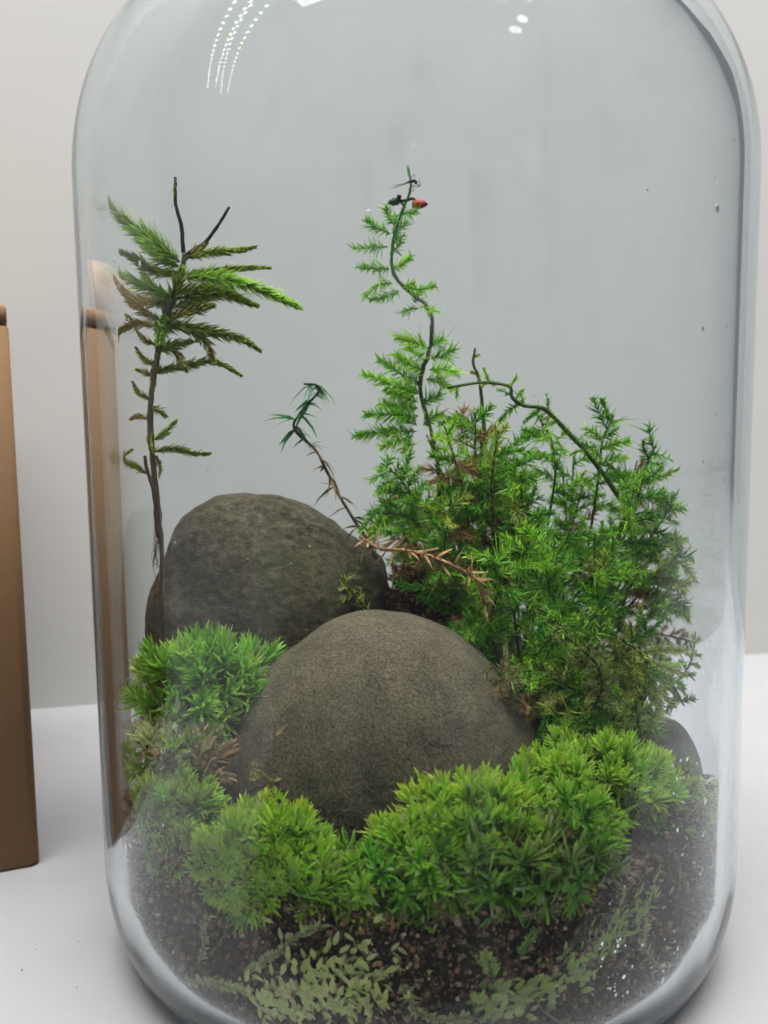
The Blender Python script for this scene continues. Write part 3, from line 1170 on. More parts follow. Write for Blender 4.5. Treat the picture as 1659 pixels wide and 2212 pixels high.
# stem leaves
mb = MB()
branch_mesh(mb, sp_[30:59], .0026, .0004, TREE, 40, .8, .0002)
mb.build('stem_leaves', M_LEAF, tree)
TB = [  # path px, leaf length, palette, depth at tip
    ([(388, 566), (330, 520), (270, 475), (222, 430)], .0048, TREEB, -.006, 1.0),
    ([(385, 575), (340, 548), (300, 505)], .0040, TREEB, .006, 1.0),
    ([(405, 556), (460, 545), (515, 540), (553, 533)], .0026, TREE, -.002, .9),
    ([(400, 560), (425, 540), (445, 525)], .0024, TREEO, 0, .9),
    ([(405, 592), (470, 585), (530, 578), (585, 578)], .0026, TREE, .002, .8),
    ([(400, 600), (470, 600), (560, 625), (648, 664)], .0034, TREEB, -.010, 1.2),
    ([(380, 645), (440, 635), (500, 640), (555, 660)], .0032, TREE, -.004, 1.1),
    ([(372, 665), (430, 650), (480, 625), (520, 640)], .0030, TREEB, .004, 1.0),
    ([(362, 692), (410, 672), (460, 660)], .0030, TREEO, -.004, 1.0),
    ([(375, 630), (430, 622), (480, 610)], .0028, TREE, .006, 1.0),
    ([(388, 592), (340, 585), (300, 560), (262, 543)], .0032, TREE, -.002, 1.0),
    ([(372, 640), (330, 625), (290, 605), (240, 582)], .0034, TREEB, .004, 1.0),
    ([(362, 655), (310, 650), (270, 630), (245, 600)], .0032, TREEO, -.004, 1.0),
    ([(350, 695), (310, 670), (280, 645), (266, 618)], .0028, TREEO, .002, .9),
    ([(370, 650), (350, 640), (320, 600), (308, 575)], .0030, TREEB, .008, .8),
    ([(350, 706), (400, 706), (470, 720), (525, 735), (562, 758)], .0030, TREE, -.006, 1.1),
    ([(400, 708), (440, 735), (455, 770), (462, 785)], .0026, TREEO, -.006, 1.0),
    ([(348, 708), (310, 700), (270, 710), (232, 737)], .0025, TREEO, 0, .9),
    ([(310, 700), (290, 692), (277, 680)], .0022, TREEB, 0, .9),
    ([(343, 757), (380, 745), (430, 735)], .0024, TREE, -.004, .9),
    ([(340, 752), (375, 755), (395, 785), (402, 800)], .0026, TREEO, -.006, 1.0),
    ([(338, 805), (390, 792), (460, 782), (522, 812)], .0024, TREE, -.003, 1.0),
    ([(345, 690), (352, 715), (345, 740)], .0028, TREEB, -.005, 1.1),
    ([(342, 745), (318, 735), (302, 715)], .0022, TREEO, 0, .8),
    ([(338, 790), (315, 775), (300, 752)], .0022, TREE, 0, .8),
    ([(336, 815), (318, 805), (300, 798)], .0020, TREE, 0, .8),
    ([(326, 862), (305, 848), (292, 825)], .0018, TREE, 0, .9),
    ([(328, 905), (305, 900), (284, 906)], .0018, TREEO, 0, .9),
    ([(330, 880), (350, 890), (362, 900)], .0022, TREE, -.002, .9),
    ([(336, 950), (360, 935), (383, 908)], .0022, TREEB, -.002, .9),
    ([(338, 975), (380, 970), (420, 980), (453, 980)], .0022, TREE, -.004, 1.0),
    ([(342, 985), (350, 1010), (348, 1030)], .0020, TREE, -.001, .7),
    ([(321, 1022), (298, 1008), (274, 1000), (270, 985), (290, 972)], .0020, TREE, -.002, 1.1),
    ([(334, 930), (330, 950), (336, 975)], .0022, TREE, -.002, 1.0),
    ([(362, 690), (366, 660), (380, 625)], .0030, TREE, .003, 1.2),
    ([(372, 650), (386, 610), (395, 580)], .0030, TREE, -.004, 1.2),
    ([(350, 735), (356, 712), (362, 690)], .0026, TREE, -.002, 1.2),
]
for pts, ll, pal, dy, fat in TB:
    n = len(pts)
    pts = [(x, y, TY + dy * i / (n - 1)) for i, (x, y) in enumerate(pts)]
    mb = MB()
    branch_mesh(mb, pxpath(pts, 18), ll * 1.25, .00032 if ll > .0023 else .00025, pal, 44, 1.9, .00035, fat)
    mb.build('branch', M_LEAF, tree)
for pts, pal, tipleaf in (([(396, 545), (392, 490), (380, 440), (379, 382)], TREEO, True), ([(405, 548), (440, 525), (470, 485), (494, 446)], TREEO, False)):
    mb = MB()
    pa = pxpath([(x, y, TY) for x, y in pts], 22)
    tube(mb, pa, np.linspace(.00055, .00035, 22), (.06, .045, .035), 6, .1)
    branch_mesh(mb, pa, .0010, .0002, TREEO, 20, .5, .0003)
    if tipleaf:
        branch_mesh(mb, pa[14:], .0017, .00025, TREEB, 26, 1.2, .0003)
    mb.build('twig', M_LEAF, tree)

# ---- tall thin feather moss in the middle
FE = ((0.05, 0.22, 0.010), (0.21, 0.47, 0.03))
FEB = ((0.11, 0.34, 0.012), (0.38, 0.66, 0.045))
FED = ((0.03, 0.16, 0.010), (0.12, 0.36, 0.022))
FEO = ((0.18, 0.25, 0.025), (0.48, 0.55, 0.10))
FEBR = ((0.18, 0.09, 0.03), (0.46, 0.27, 0.11))
SY = 0.022
tall = thing('feather_moss', P(960, 1330, SY), 'tall thin zigzag feather moss stem rising highest above the right bush', 'moss')
sp_ = pxpath([(x, y, SY) for x, y in [(960, 1340), (955, 1180), (946, 1020), (930, 930), (908, 850), (912, 800), (926, 760), (932, 692), (920, 660), (882, 627), (852, 592), (847, 545), (857, 492), (870, 452), (887, 405), (880, 357)]], 90)
mb = MB()
cst = np.array([(.03, .045, .02)] * 90) * (1 + .15 * rng.normal(size=(90, 1)))
cst[40:62] = (.09, .12, .075)
cst[62:] = (.025, .12, .03)
tube(mb, sp_, np.interp(np.linspace(0, 1, 90), [0, .4, .7, 1], [.0006, .0006, .00048, .00032]), cst, 7, .2)
mb.build('stem', M_STEM, tall)
mb = MB()
branch_mesh(mb, sp_[20:], .0016, .00016, FE, 46, .35, .0001)
mb.build('stem_leaves', M_LEAF, tall)


def c1(x, y):
    return (737.3 + x * .1778, 331.8 + y * .1778)


def c4(x, y):
    return (589.9 + x * .3334, 331.8 + y * .3334)


ups = [((600, 970), (450, 900), (320, 800)), ((570, 1130), (370, 1140), (170, 1150)), ((590, 1400), (420, 1390), (220, 1370)), ((620, 1570), (450, 1600), (300, 1740)), ((700, 1665), (560, 1740), (370, 1770)),
       ((620, 960), (700, 920), (785, 840)), ((620, 1060), (690, 1020), (750, 990)), ((600, 1200), (660, 1150), (725, 1080)), ((610, 1390), (730, 1350), (845, 1240)), ((750, 1620), (950, 1650), (1130, 1600)), ((760, 1610), (820, 1590), (880, 1570)),
       ((930, 1880), (850, 1890), (770, 1930)), ((970, 1850), (1080, 1900), (1165, 1920)), ((620, 850), (580, 760), (550, 640)), ((720, 730), (810, 720), (910, 700)), ((640, 870), (660, 800), (670, 750)), ((880, 1800), (920, 1750), (940, 1700))]
for pts in ups:
    mb = MB()
    dy = random.uniform(-.006, .006)
    pa = pxpath([(*c1(*q), SY + dy * i / 2) for i, q in enumerate(pts)], 10)
    frond_mesh(mb, pa, .0027, .00016, FE if random.random() < .6 else FEB, 60, .00038, taper=.35, plane=norm(np.array([0, -1, .15]) + rng.normal(size=3) * .2))
    mb.build('frond', M_LEAF, tall)
lows = [((1000, 1260), (900, 1220), (810, 1190)), ((1020, 1250), (1060, 1230), (1098, 1203)), ((985, 1400), (880, 1370), (795, 1300)), ((985, 1340), (930, 1300), (880, 1250)), ((1020, 1330), (1090, 1310), (1162, 1272)), ((1010, 1400), (1100, 1395), (1190, 1420)), ((965, 1500), (820, 1420), (690, 1340)), ((950, 1560), (780, 1500), (603, 1428)), ((940, 1610), (850, 1580), (740, 1530)), ((940, 1700), (780, 1690), (612, 1690)), ((930, 1800), (740, 1800), (538, 1830)), ((910, 1830), (810, 1860), (705, 1895)), ((960, 1620), (1020, 1590), (1080, 1560)), ((990, 1460), (1080, 1470), (1150, 1520)), ((940, 1650), (830, 1640), (700, 1620)), ((950, 1540), (860, 1540), (790, 1580)), ((930, 1760), (860, 1720), (780, 1660)), ((970, 1760), (1040, 1700), (1090, 1690)), ((920, 1880), (860, 1900), (840, 1930))]
for pts in lows:
    mb = MB()
    dy = random.uniform(-.012, .008)
    pa = pxpath([(*c4(*q), SY + dy * i / 2) for i, q in enumerate(pts)], 12)
    frond_mesh(mb, pa, .0040, .00019, FE if random.random() < .4 else FEB, 55, .00036, taper=.5, plane=norm(np.array([0, -1, .2]) + rng.normal(size=3) * .25))
    mb.build('frond', M_LEAF, tall)
# bud at the top
mb = MB()
V3, F3 = subdiv_ico(2)
pb = P(*c1(650, 580), SY)
ax_ = norm(P(*c1(560, 600), SY) - P(*c1(780, 570), SY))
ez_ = np.array([0, 0, 1.0])
mb.add(pb + ax_ * V3[:, :1] * .0017 + np.array([0, 1, 0]) * V3[:, 1:2] * .0010 + ez_ * V3[:, 2:] * .0010 * (1 + .3 * np.sin(V3[:, :1] * 9)), F3, (.045, .09, .03))
mb.add(P(*c1(705, 520), SY - .0008) + V3 * .0006, F3, (.01, .012, .008))
tube(mb, pxpath([(*c1(720, 570), SY), (*c1(800, 560), SY), (*c1(870, 540), SY), (*c1(910, 600), SY)], 8), .0004, (.03, .08, .02), 6)
leaves(mb, np.array([P(*c1(720, 580), SY)] * 14), norm(ax_ + rng.normal(size=(14, 3)) * .5), np.array([[0, -1, .2]] * 14), .0022, .0004, .2, jit((.03, .09, .03), 14), jit((.09, .16, .07), 14), 'ovate')
mb.build('bud', M_LEAF, tall)

# red pod
pod = MB()
pb = P(*c1(950, 610), SY)
ax_ = norm(P(*c1(1050, 610), SY) - P(*c1(880, 610), SY))
t_ = np.linspace(-1, 1, 14)
radp = .0013 * np.interp(t_, [-1, -.6, -.1, .5, .85, 1], [.55, .9, 1, .7, .35, .08])
path_ = pb + ax_ * (t_ * .0021)[:, None]
cc_ = np.array([np.interp(t_, [-1, 0, .7, 1], [.40, .34, .10, .02]), np.interp(t_, [-1, 0, .7, 1], [.07, .035, .012, .012]), np.interp(t_, [-1, 1], [.02, .015])]).T
tube(pod, path_, radp, cc_, 12)
po = pod.build('seed_pod', M_PALE, None)
tag(po, 'tiny orange red pod with dark tip at the top of the tall feather moss', 'pod')

# gnat on the tip
gn = thing('gnat', P(*c1(840, 370), SY - .0012), 'small dark gnat clinging near the tip of the tall feather moss', 'insect')
mb = MB()
gp = smooth_path([P(*c1(905, 325), SY - .0012), P(*c1(850, 330), SY - .0014), P(*c1(760, 365), SY - .0012), P(*c1(640, 410), SY - .001)], 14)
tube(mb, gp, .0006 * np.interp(np.linspace(0, 1, 14), [0, .1, .3, .5, 1], [.4, .75, .8, .5, .12]), (.012, .010, .012), 8)
gb = mb.build('body', M_STEM, gn)
mb = MB()
mb.add(P(*c1(905, 345), SY - .0012) + V3 * .00042, F3, (.02, .008, .01))
mb.build('head', M_STEM, gn)
for k, tip in enumerate(((555, 440), (600, 395))):
    mb = MB()
    b_ = P(*c1(830, 340), SY - .0016 + k * .0006)
    tp = P(*c1(*tip), SY - .002 + k * .0014)
    leaves(mb, [b_], [tp - b_], [[0, -.6, 1]], np.linalg.norm(tp - b_), .00045, .03, (.05, .045, .05), (.09, .085, .09), 'ovate')
    mb.build('wing', M_LEAF, gn)
for pts in (((890, 350), (940, 385), (940, 300)), ((880, 360), (950, 380), (958, 340)), ((850, 290), (880, 250), (895, 280)), ((860, 380), (880, 420), (865, 460)), ((870, 380), (905, 400), (960, 385)), ((840, 380), (820, 430), (830, 470))):
    mb = MB()
    tube(mb, pxpath([(*c1(*q), SY - .0014) for q in pts], 8), .00007, (.012, .01, .01), 4)
    mb.build('leg', M_STEM, gn)

# ---- curled sprig between tree moss and bush
KY = 0.012
cur = thing('curled_moss_sprig', P(800, 1190, KY), 'thin curled moss sprig with hooked tip above the back stone', 'moss')
kp = [(815, 1210), (795, 1165), (765, 1120), (730, 1065), (702, 1011), (681, 972), (645, 940), (634, 916), (652, 887), (674, 862), (691, 843), (681, 831), (655, 829)]
pa = pxpath([(x, y, KY) for x, y in kp], 60)
mb = MB()
cst = np.array([(.11, .065, .035)] * 60)
cst[26:] = (.03, .06, .03)
tube(mb, pa, np.linspace(.00045, .0003, 60), cst * (1 + .15 * rng.normal(size=(60, 1))), 6, .1)
mb.build('stem', M_STEM, cur)
TEAL = ((.03, .12, .04), (.10, .32, .12))
TAN = ((.16, .10, .05), (.34, .25, .14))
for i in range(4, 58, 2):
    mb = MB()
    n = 3
    up_f = i / 60
    pal = TEAL if i > 24 else TAN
    sgn = 1 if (i // 2) % 2 else -1
    dd = norm(np.array([[sgn * 1.0, random.uniform(-.5, .5), random.uniform(-.7, .5)]] * n) + rng.normal(size=(n, 3)) * .35)
    big = i in (32, 34, 36, 38, 44, 54, 56) or i < 24
    leaves(mb, np.array([pa[i]] * n), dd, np.array([[0, -.3, -1.]] * n) + rng.normal(size=(n, 3)) * .3, (.0058 if big else .0032) * (1 + .2 * rng.normal(size=n)), .00062 if big else .00042, .75, jit(pal[0], n), jit(pal[1], n), 'lance', .3)
    mb.build('leaf', M_LEAF if i > 24 else M_DRY, cur)

# ---- the big feathery bush on the right
bush = thing('feather_moss_bush', P(1150, 1480, .026), 'dense green feathery moss bush filling the right half of the jar', 'moss')
POLY = np.array([(815, 960), (850, 930), (930, 930), (1000, 880), (1100, 870), (1190, 890), (1290, 925), (1400, 985), (1440, 1100), (1455, 1280), (1470, 1400), (1420, 1470), (1330, 1480), (1240, 1500), (1130, 1500), (1040, 1440), (985, 1370), (990, 1290), (870, 1160), (815, 1110)], float)


def in_poly(x, y):
    c = False
    j = len(POLY) - 1
    for i in range(len(POLY)):
        xi, yi = POLY[i]
        xj, yj = POLY[j]
        if (yi > y) != (yj > y) and x < (xj - xi) * (y - yi) / (yj - yi) + xi:
            c = not c
        j = i
    return c


def shoot(px, palf, nf=10, fl=.012, ll=.0036, lw=.00020, root=bush, sr=.00038, f0=.2, name='shoot', stemc=(.06, .10, .03), bare=False, mat=None, gap=.00048, ang=52, fname='frond'):
    """a stem with side fronds; px = (vx, vy, Y) points"""
    pa = pxpath(px, 30)
    mb = MB()
    tube(mb, pa, np.linspace(sr, sr * .5, 30), np.array(stemc), 6, .08)
    pal = palf()
    branch_mesh(mb, pa[int(30 * f0):], ll * .75, lw * 1.3, pal, 45, .5, sr * .6)
    st = mb.build(name, mat or M_LEAF, root)
    tg, s, u = frames(pa)
    for k in range(nf):
        t = f0 + (1 - f0) * (k + random.random() * .6) / nf
        i = min(29, int(t * 29))
        pal = palf()
        L = fl * (1.15 - .6 * t) * random.uniform(.7, 1.2)
        ph = (0 if k % 2 else math.pi) + rng.normal() * .8
        side = math.cos(ph) * s[i] + math.sin(ph) * u[i] + np.array([0, -.25, 0])
        d = norm(tg[i] * .55 + norm(side) * 1.0 + np.array([0, 0, .12]))
        bend = norm(rng.normal(size=3)) * .25 * L + np.array([0, 0, random.uniform(-.55, .12)]) * L
        fp = smooth_path([pa[i], pa[i] + d * L * .5 + bend * .25, pa[i] + d * L + bend], 9)
        mb = MB()
        frond_mesh(mb, fp, ll * random.uniform(.8, 1.15), lw, pal, ang, gap, taper=.55)
        mb.build(fname, mat or M_LEAF, st)
    # end frond
    return st


def mixpal(ws):
    pals = [FE, FEB, FED, FEO, FEBR]

    def f():
        return pals[rng.choice(5, p=np.array(ws) / sum(ws))]
    return f


nsh = 0
tries = 0
while nsh < 72 and tries < 2000:
    tries += 1
    x, y = random.uniform(800, 1470), random.uniform(870, 1480)
    if not in_poly(x, y):
        continue
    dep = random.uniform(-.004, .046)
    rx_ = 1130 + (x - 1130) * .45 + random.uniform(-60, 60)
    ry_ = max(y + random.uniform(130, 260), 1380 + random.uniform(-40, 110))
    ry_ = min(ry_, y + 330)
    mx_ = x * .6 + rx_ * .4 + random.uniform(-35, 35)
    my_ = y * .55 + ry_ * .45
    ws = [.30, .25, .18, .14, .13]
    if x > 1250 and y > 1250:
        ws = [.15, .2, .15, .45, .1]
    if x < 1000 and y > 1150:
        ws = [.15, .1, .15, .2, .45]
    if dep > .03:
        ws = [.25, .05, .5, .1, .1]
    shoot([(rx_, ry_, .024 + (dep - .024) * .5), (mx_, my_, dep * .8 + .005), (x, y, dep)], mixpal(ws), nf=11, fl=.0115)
    nsh += 1
# edge shoots that draw the outline of the bush
for px, ws in [
    ([(1270, 1180, .02), (1290, 1050, .016), (1300, 960, .014), (1325, 898, .012)], [.4, .5, .1, 0, 0]),
    ([(1330, 1180, .018), (1360, 1080, .014), (1385, 1020, .012), (1412, 965, .010)], [.4, .5, .1, 0, 0]),
    ([(1340, 1250, .016), (1395, 1170, .010), (1430, 1120, .008), (1450, 1090, .006)], [.3, .4, .1, .2, 0]),
    ([(1340, 1330, .012), (1400, 1260, .008), (1440, 1220, .004), (1468, 1190, .002)], [.3, .4, .1, .2, 0]),
    ([(1330, 1400, .010), (1390, 1340, .006), (1430, 1310, .003), (1468, 1285, .000)], [.3, .5, .1, .1, 0]),
    ([(960, 1200, .016), (900, 1130, .014), (860, 1110, .012), (795, 1112, .010)], [.5, .2, .3, 0, 0]),
    ([(950, 1150, .014), (900, 1080, .012), (860, 1030, .012), (825, 1000, .010)], [.3, .3, .3, .1, 0]),
    ([(1180, 1150, .02), (1200, 1020, .018), (1190, 950, .016), (1165, 905, .014)], [.3, .3, .2, .2, 0]),
    ([(1020, 1130, .02), (1040, 1000, .018), (1030, 930, .016), (985, 890, .016)], [.3, .3, .2, .1, .1]),
    ([(1120, 1420, .0), (1110, 1300, -.004), (1130, 1200, -.006), (1170, 1120, -.004)], [.5, .4, .1, 0, 0]),
    ([(1180, 1420, -.004), (1200, 1320, -.008), (1180, 1240, -.010), (1200, 1170, -.008)], [.4, .5, .1, 0, 0]),
    ([(1080, 1440, -.004), (1060, 1350, -.006), (1080, 1260, -.008), (1060, 1190, -.006)], [.5, .3, .2, 0, 0]),
    ([(1280, 1440, -.006), (1300, 1340, -.008), (1290, 1260, -.010), (1330, 1200, -.010)], [.4, .4, .1, .1, 0]),
    ([(1130, 1500, -.010), (1150, 1430, -.012), (1190, 1380, -.012), (1230, 1330, -.012)], [.5, .3, .2, 0, 0]),
    ([(1060, 1460, -.002), (1040, 1400, -.004), (1030, 1340, -.004)], [.3, .1, .6, 0, 0]),
]:
    shoot(px, mixpal(ws), nf=12, fl=.0105)

# ---- separate sprigs round the bush
arch = thing('arching_moss_shoot', P(1340, 1060, .01), 'arching moss shoot curving over the top right of the feathery bush', 'moss')
shoot([(1345, 1090, .012), (1300, 1020, .010), (1255, 965, .008), (1210, 915, .008), (1172, 882, .008), (1130, 876, .008), (1106, 858, .008), (1100, 834, .008), (1040, 826, .008), (965, 838, .010)], mixpal([.4, .5, .1, 0, 0]), nf=16, fl=.0075, ll=.0017, root=arch, sr=.0007, f0=.05, name='stem', stemc=(.06, .13, .02))
tw = thing('moss_twig', P(1045, 930, .012), 'short bare upright moss twig poking above the bush top', 'moss')
shoot([(1048, 960, .012), (1042, 880, .012), (1035, 820, .012), (1022, 785, .012), (1026, 752, .012)], mixpal([0, .2, 0, .8, 0]), nf=3, fl=.003, ll=.0013, root=tw, sr=.0006, f0=.3, name='stem', stemc=(.10, .12, .03))

dead = thing('dead_moss_sprig', P(830, 1190, .006), 'dry tan moss sprig with curly leaves above the big front stone', 'moss')
DTAN = lambda: ((.17, .09, .035), (.46, .31, .15))
pa = pxpath([(780, 1160, .006), (825, 1186, .000), (880, 1190, -.004), (945, 1208, -.008), (1020, 1246, -.012), (1042, 1290, -.013), (1056, 1335, -.013)], 50)
mb = MB()
tube(mb, pa, np.linspace(.0005, .0003, 50), (.20, .11, .05), 6, .12)
mb.build('stem', M_STEM, dead)
for i in range(2, 49, 1):
    mb = MB()
    n = 2
    leaves(mb, np.array([pa[i]] * n), norm(np.array([.6, -.3, .2]) + rng.normal(size=(n, 3)) * .75), norm(rng.normal(size=(n, 3)) + [0, 0, -.8]), (.0046 if i < 40 else .0028) * (1 + .2 * rng.normal(size=n)), .00038, .5, jit((.22, .12, .05), n), jit((.42, .28, .13), n), 'lance', .3)
    mb.build('leaf', M_DRY, dead)
br = thing('brown_moss_tangle', P(890, 1330, .020), 'reddish brown dead moss tangle between the two big stones', 'moss')
for k in range(16):
    x = random.uniform(840, 985)
    y = random.uniform(1200, 1300)
    shoot([(x + random.uniform(-30, 30), 1370, .022), (x + random.uniform(-25, 25), (y + 1370) / 2, .018), (x, y, random.uniform(.006, .024))], lambda: ((.03, .013, .007), (.13, .06, .025)), nf=7, fl=.008, ll=.0024, lw=.00022, root=br, stemc=(.06, .03, .02), mat=M_DRY)
g = thing('moss_sprig', P(780, 1320, .006), 'small yellow green moss sprig in the gap between the two big stones', 'moss')
shoot([(805, 1330, .008), (780, 1300, .006), (760, 1275, .005), (742, 1245, .005)], lambda: FEO, nf=7, fl=.005, ll=.002, root=g, f0=.05, name='stem')

SPR = [
    ('yellowish moss sprig lying over the right flank of the big stone', [(1190, 1530, -.018), (1150, 1505, -.022), (1105, 1480, -.024), (1058, 1432, -.022)], lambda: ((.16, .16, .03), (.44, .40, .14)), 12, .0075),
    ('green feathery sprig fanning out beside the right shoulder of the big stone', [(1260, 1500, -.018), (1200, 1470, -.020), (1150, 1452, -.020), (1105, 1450, -.020)], mixpal([.3, .5, .1, .1, 0]), 12, .0080),
    ('rusty brown moss sprig tip resting on the right side of the big stone', [(1150, 1525, -.024), (1110, 1512, -.026), (1070, 1505, -.026), (1045, 1500, -.026)], lambda: ((.18, .09, .03), (.42, .27, .11)), 8, .0055),
    ('light green curved moss sprig hanging over the dark gap on the right', [(1285, 1530, -.022), (1302, 1480, -.024), (1285, 1430, -.024), (1245, 1395, -.024), (1205, 1352, -.022)], lambda: ((.09, .18, .03), (.34, .42, .12)), 16, .0052),
    ('bright green arched moss shoot crossing the front of the bush', [(1340, 1290, -.014), (1290, 1330, -.018), (1250, 1352, -.018), (1210, 1350, -.018), (1178, 1330, -.016)], lambda: FEB, 14, .0045),
    ('olive moss sprig low on the right beside the dark stone', [(1280, 1480, -.012), (1310, 1440, -.014), (1350, 1410, -.014), (1400, 1360, -.012)], mixpal([0, .15, .1, .75, 0]), 14, .0090),
    ('brownish bare moss sprig reaching out to the right glass', [(1360, 1360, -.008), (1410, 1368, -.008), (1450, 1376, -.008), (1500, 1388, -.008)], lambda: ((.13, .08, .045), (.36, .27, .18)), 12, .0042),
    ('upright green moss sprig at the far right against the glass', [(1430, 1490, -.010), (1470, 1462, -.010), (1495, 1420, -.010), (1504, 1365, -.010)], mixpal([.2, .6, 0, .2, 0]), 12, .0040),
    ('drooping green moss sprig at the lower right edge of the bush', [(1330, 1450, -.010), (1390, 1440, -.012), (1440, 1470, -.012), (1475, 1525, -.010)], mixpal([.4, .3, .2, .1, 0]), 14, .0080),
    ('olive hanging moss strands under the right side of the bush', [(1340, 1380, -.014), (1390, 1420, -.016), (1400, 1480, -.016), (1385, 1530, -.014)], mixpal([0, .1, .1, .8, 0]), 14, .0095),
    ('olive green moss sprig above the bright right moss dome', [(1290, 1600, -.022), (1270, 1560, -.026), (1230, 1540, -.028), (1170, 1550, -.028)], mixpal([.2, .2, .2, .4, 0]), 12, .0075),
    ('light green moss sprig standing in front of the small grey stone', [(1345, 1650, -.024), (1360, 1600, -.026), (1380, 1560, -.026), (1372, 1515, -.024)], lambda: ((.10, .19, .03), (.33, .44, .12)), 13, .0068),
    ('pale green moss sprig leaning right over the small grey stone', [(1360, 1630, -.026), (1385, 1590, -.028), (1405, 1570, -.028), (1418, 1530, -.028)], lambda: ((.10, .20, .03), (.32, .44, .11)), 10, .0055),
    ('leafy green moss sprig behind the bright right moss dome', [(1300, 1620, -.022), (1320, 1580, -.022), (1330, 1540, -.022), (1345, 1500, -.022)], mixpal([.3, .5, 0, .2, 0]), 10, .0070),
    ('dark green moss sprig in the shadow right of the big stone', [(1200, 1560, -.014), (1220, 1520, -.014), (1225, 1480, -.014), (1235, 1440, -.012)], mixpal([.3, .1, .6, 0, 0]), 10, .0070),
]
for lab, px, pf, nf, fl in SPR:
    r_ = thing('moss_sprig', P(*px[0]), lab, 'moss')
    shoot(px, pf, nf=nf, fl=fl, ll=.0024, lw=.00019, root=r_, f0=.05, name='stem', gap=.00040, ang=42)

# small yellow curl in front of the big stone
g = thing('dry_moss_curl', P(560, 1760, -.044), 'dry yellow curled moss strand in front of the big stone', 'moss')
shoot([(545, 1750, -.046), (575, 1745, -.046), (588, 1715, -.046), (575, 1680, -.046), (550, 1665, -.046), (535, 1680, -.046)], lambda: ((.20, .17, .05), (.44, .38, .15)), nf=8, fl=.0025, ll=.0013, root=g, f0=.05, name='stem', stemc=(.22, .18, .07), mat=M_DRY)

# ================================================================== LITTER ON THE STONE
def stone_pt(vx, vy):
    """first hit on the big stone seen at a pixel"""
    o, d = inside(vx, vy)
    st = bpy.data.objects['river_stone']
    lo = st.location
    ok, loc, nr, _ = st.ray_cast(Vector(o) - lo, Vector(d))
    return np.array(loc + lo), np.array(nr)


bpy.context.view_layer.update()
for (a, b, wdt, c, lab) in (((598, 1590), (627, 1566), .00045, (.46, .34, .19), 'curled tan leaf flake stuck on the left face of the big stone'), ((488, 1567), (498, 1552), .00035, (.40, .38, .30), 'tiny pale flake at the left edge of the big stone'), ((690, 1760), (715, 1752), .00008, (.35, .28, .18), None)):
    if lab is None:
        continue
    pa_, na_ = stone_pt(*a)
    pb_, nb_ = stone_pt(*b)
    mb = MB()
    leaves(mb, [pa_ + na_ * .0004], [pb_ - pa_ + na_ * .0003], [na_], np.linalg.norm(pb_ - pa_), wdt, .12, c, np.array(c) * .8, 'ovate', .5)
    tag(mb.build('leaf_flake', M_DRY, None), lab, 'leaf')
mb = MB()
for k in range(18):
    try:
        p_, n_ = stone_pt(random.uniform(520, 1130), random.uniform(1350, 1700))
    except Exception:
        continue
    dd = norm(np.cross(n_, rng.normal(size=3)))
    L_ = random.uniform(.0008, .003)
    tube(mb, smooth_path([p_ + n_ * .0001, p_ + dd * L_ * .5 + n_ * .0003, p_ + dd * L_ + n_ * .0001], 5), .00006, jit((.34, .28, .17), 1)[0], 3)
fb = mb.build('plant_fibres', M_DRY, None)
tag(fb, 'fine tan plant fibres scattered on the face of the big stone', 'fibres', kind='stuff')

# ================================================================== PALE MOSS PRESSED AGAINST THE BOTTOM GLASS
PG = (.46, .54, .20)
PY = (.66, .68, .38)


def glass_sprig(label, px, nleaf, ll, lw, c0, c1_, ang=40, thick=.0004, off=.0007, rows=2, group='pale moss pressed on the glass', spreadpx=0):
    pts = []
    fr = []
    for x, y in px:
        p, ex, ez, nr = PW(x, y, off)
        pts.append(p)
        fr.append((ex, ez, nr))
    root = thing('pale_moss_sprig', pts[0], label, 'moss', group)
    pa = smooth_path(pts, 30)
    mb = MB()
    tube(mb, pa, np.linspace(thick, thick * .5, 30), np.array(c0) * .9, 5, .1)
    mb.build('stem', M_PALE, root)
    tg = norm(np.gradient(pa, axis=0))
    nleaf, ll, lw = int(nleaf * 4.2), ll * .66, lw * .58
    for k in range(nleaf):
        i = min(29, int(30 * (k + random.random() * .7) / nleaf))
        nr = norm(np.array([pa[i][0], pa[i][1], -0.02]))
        sd = np.cross(tg[i], nr) * (1 if k % 2 else -1)
        a = math.radians(ang) * random.uniform(.6, 1.5)
        d = math.cos(a) * tg[i] + math.sin(a) * sd - nr * random.uniform(-.08, .25)
        mb = MB()
        base = pa[i] + rng.normal(size=3) * np.array([1, .4, 1]) * spreadpx * 2.0
        c = jit(np.minimum(np.array(c0) * (1.4, 1.4, 1.15), .8), 1, .18)[0]
        cc = jit(np.minimum(np.array(c1_) * (1.35, 1.35, 1.1), .85), 1, .15)[0]
        leaves(mb, [base], [d], [nr + rng.normal(size=3) * .25], ll * random.uniform(.65, 1.2), lw * random.uniform(.75, 1.25), random.uniform(-.15, .25), c, cc, 'ovate', random.uniform(-.4, -.15))
        mb.build('leaf', M_PALE, root)
    return root


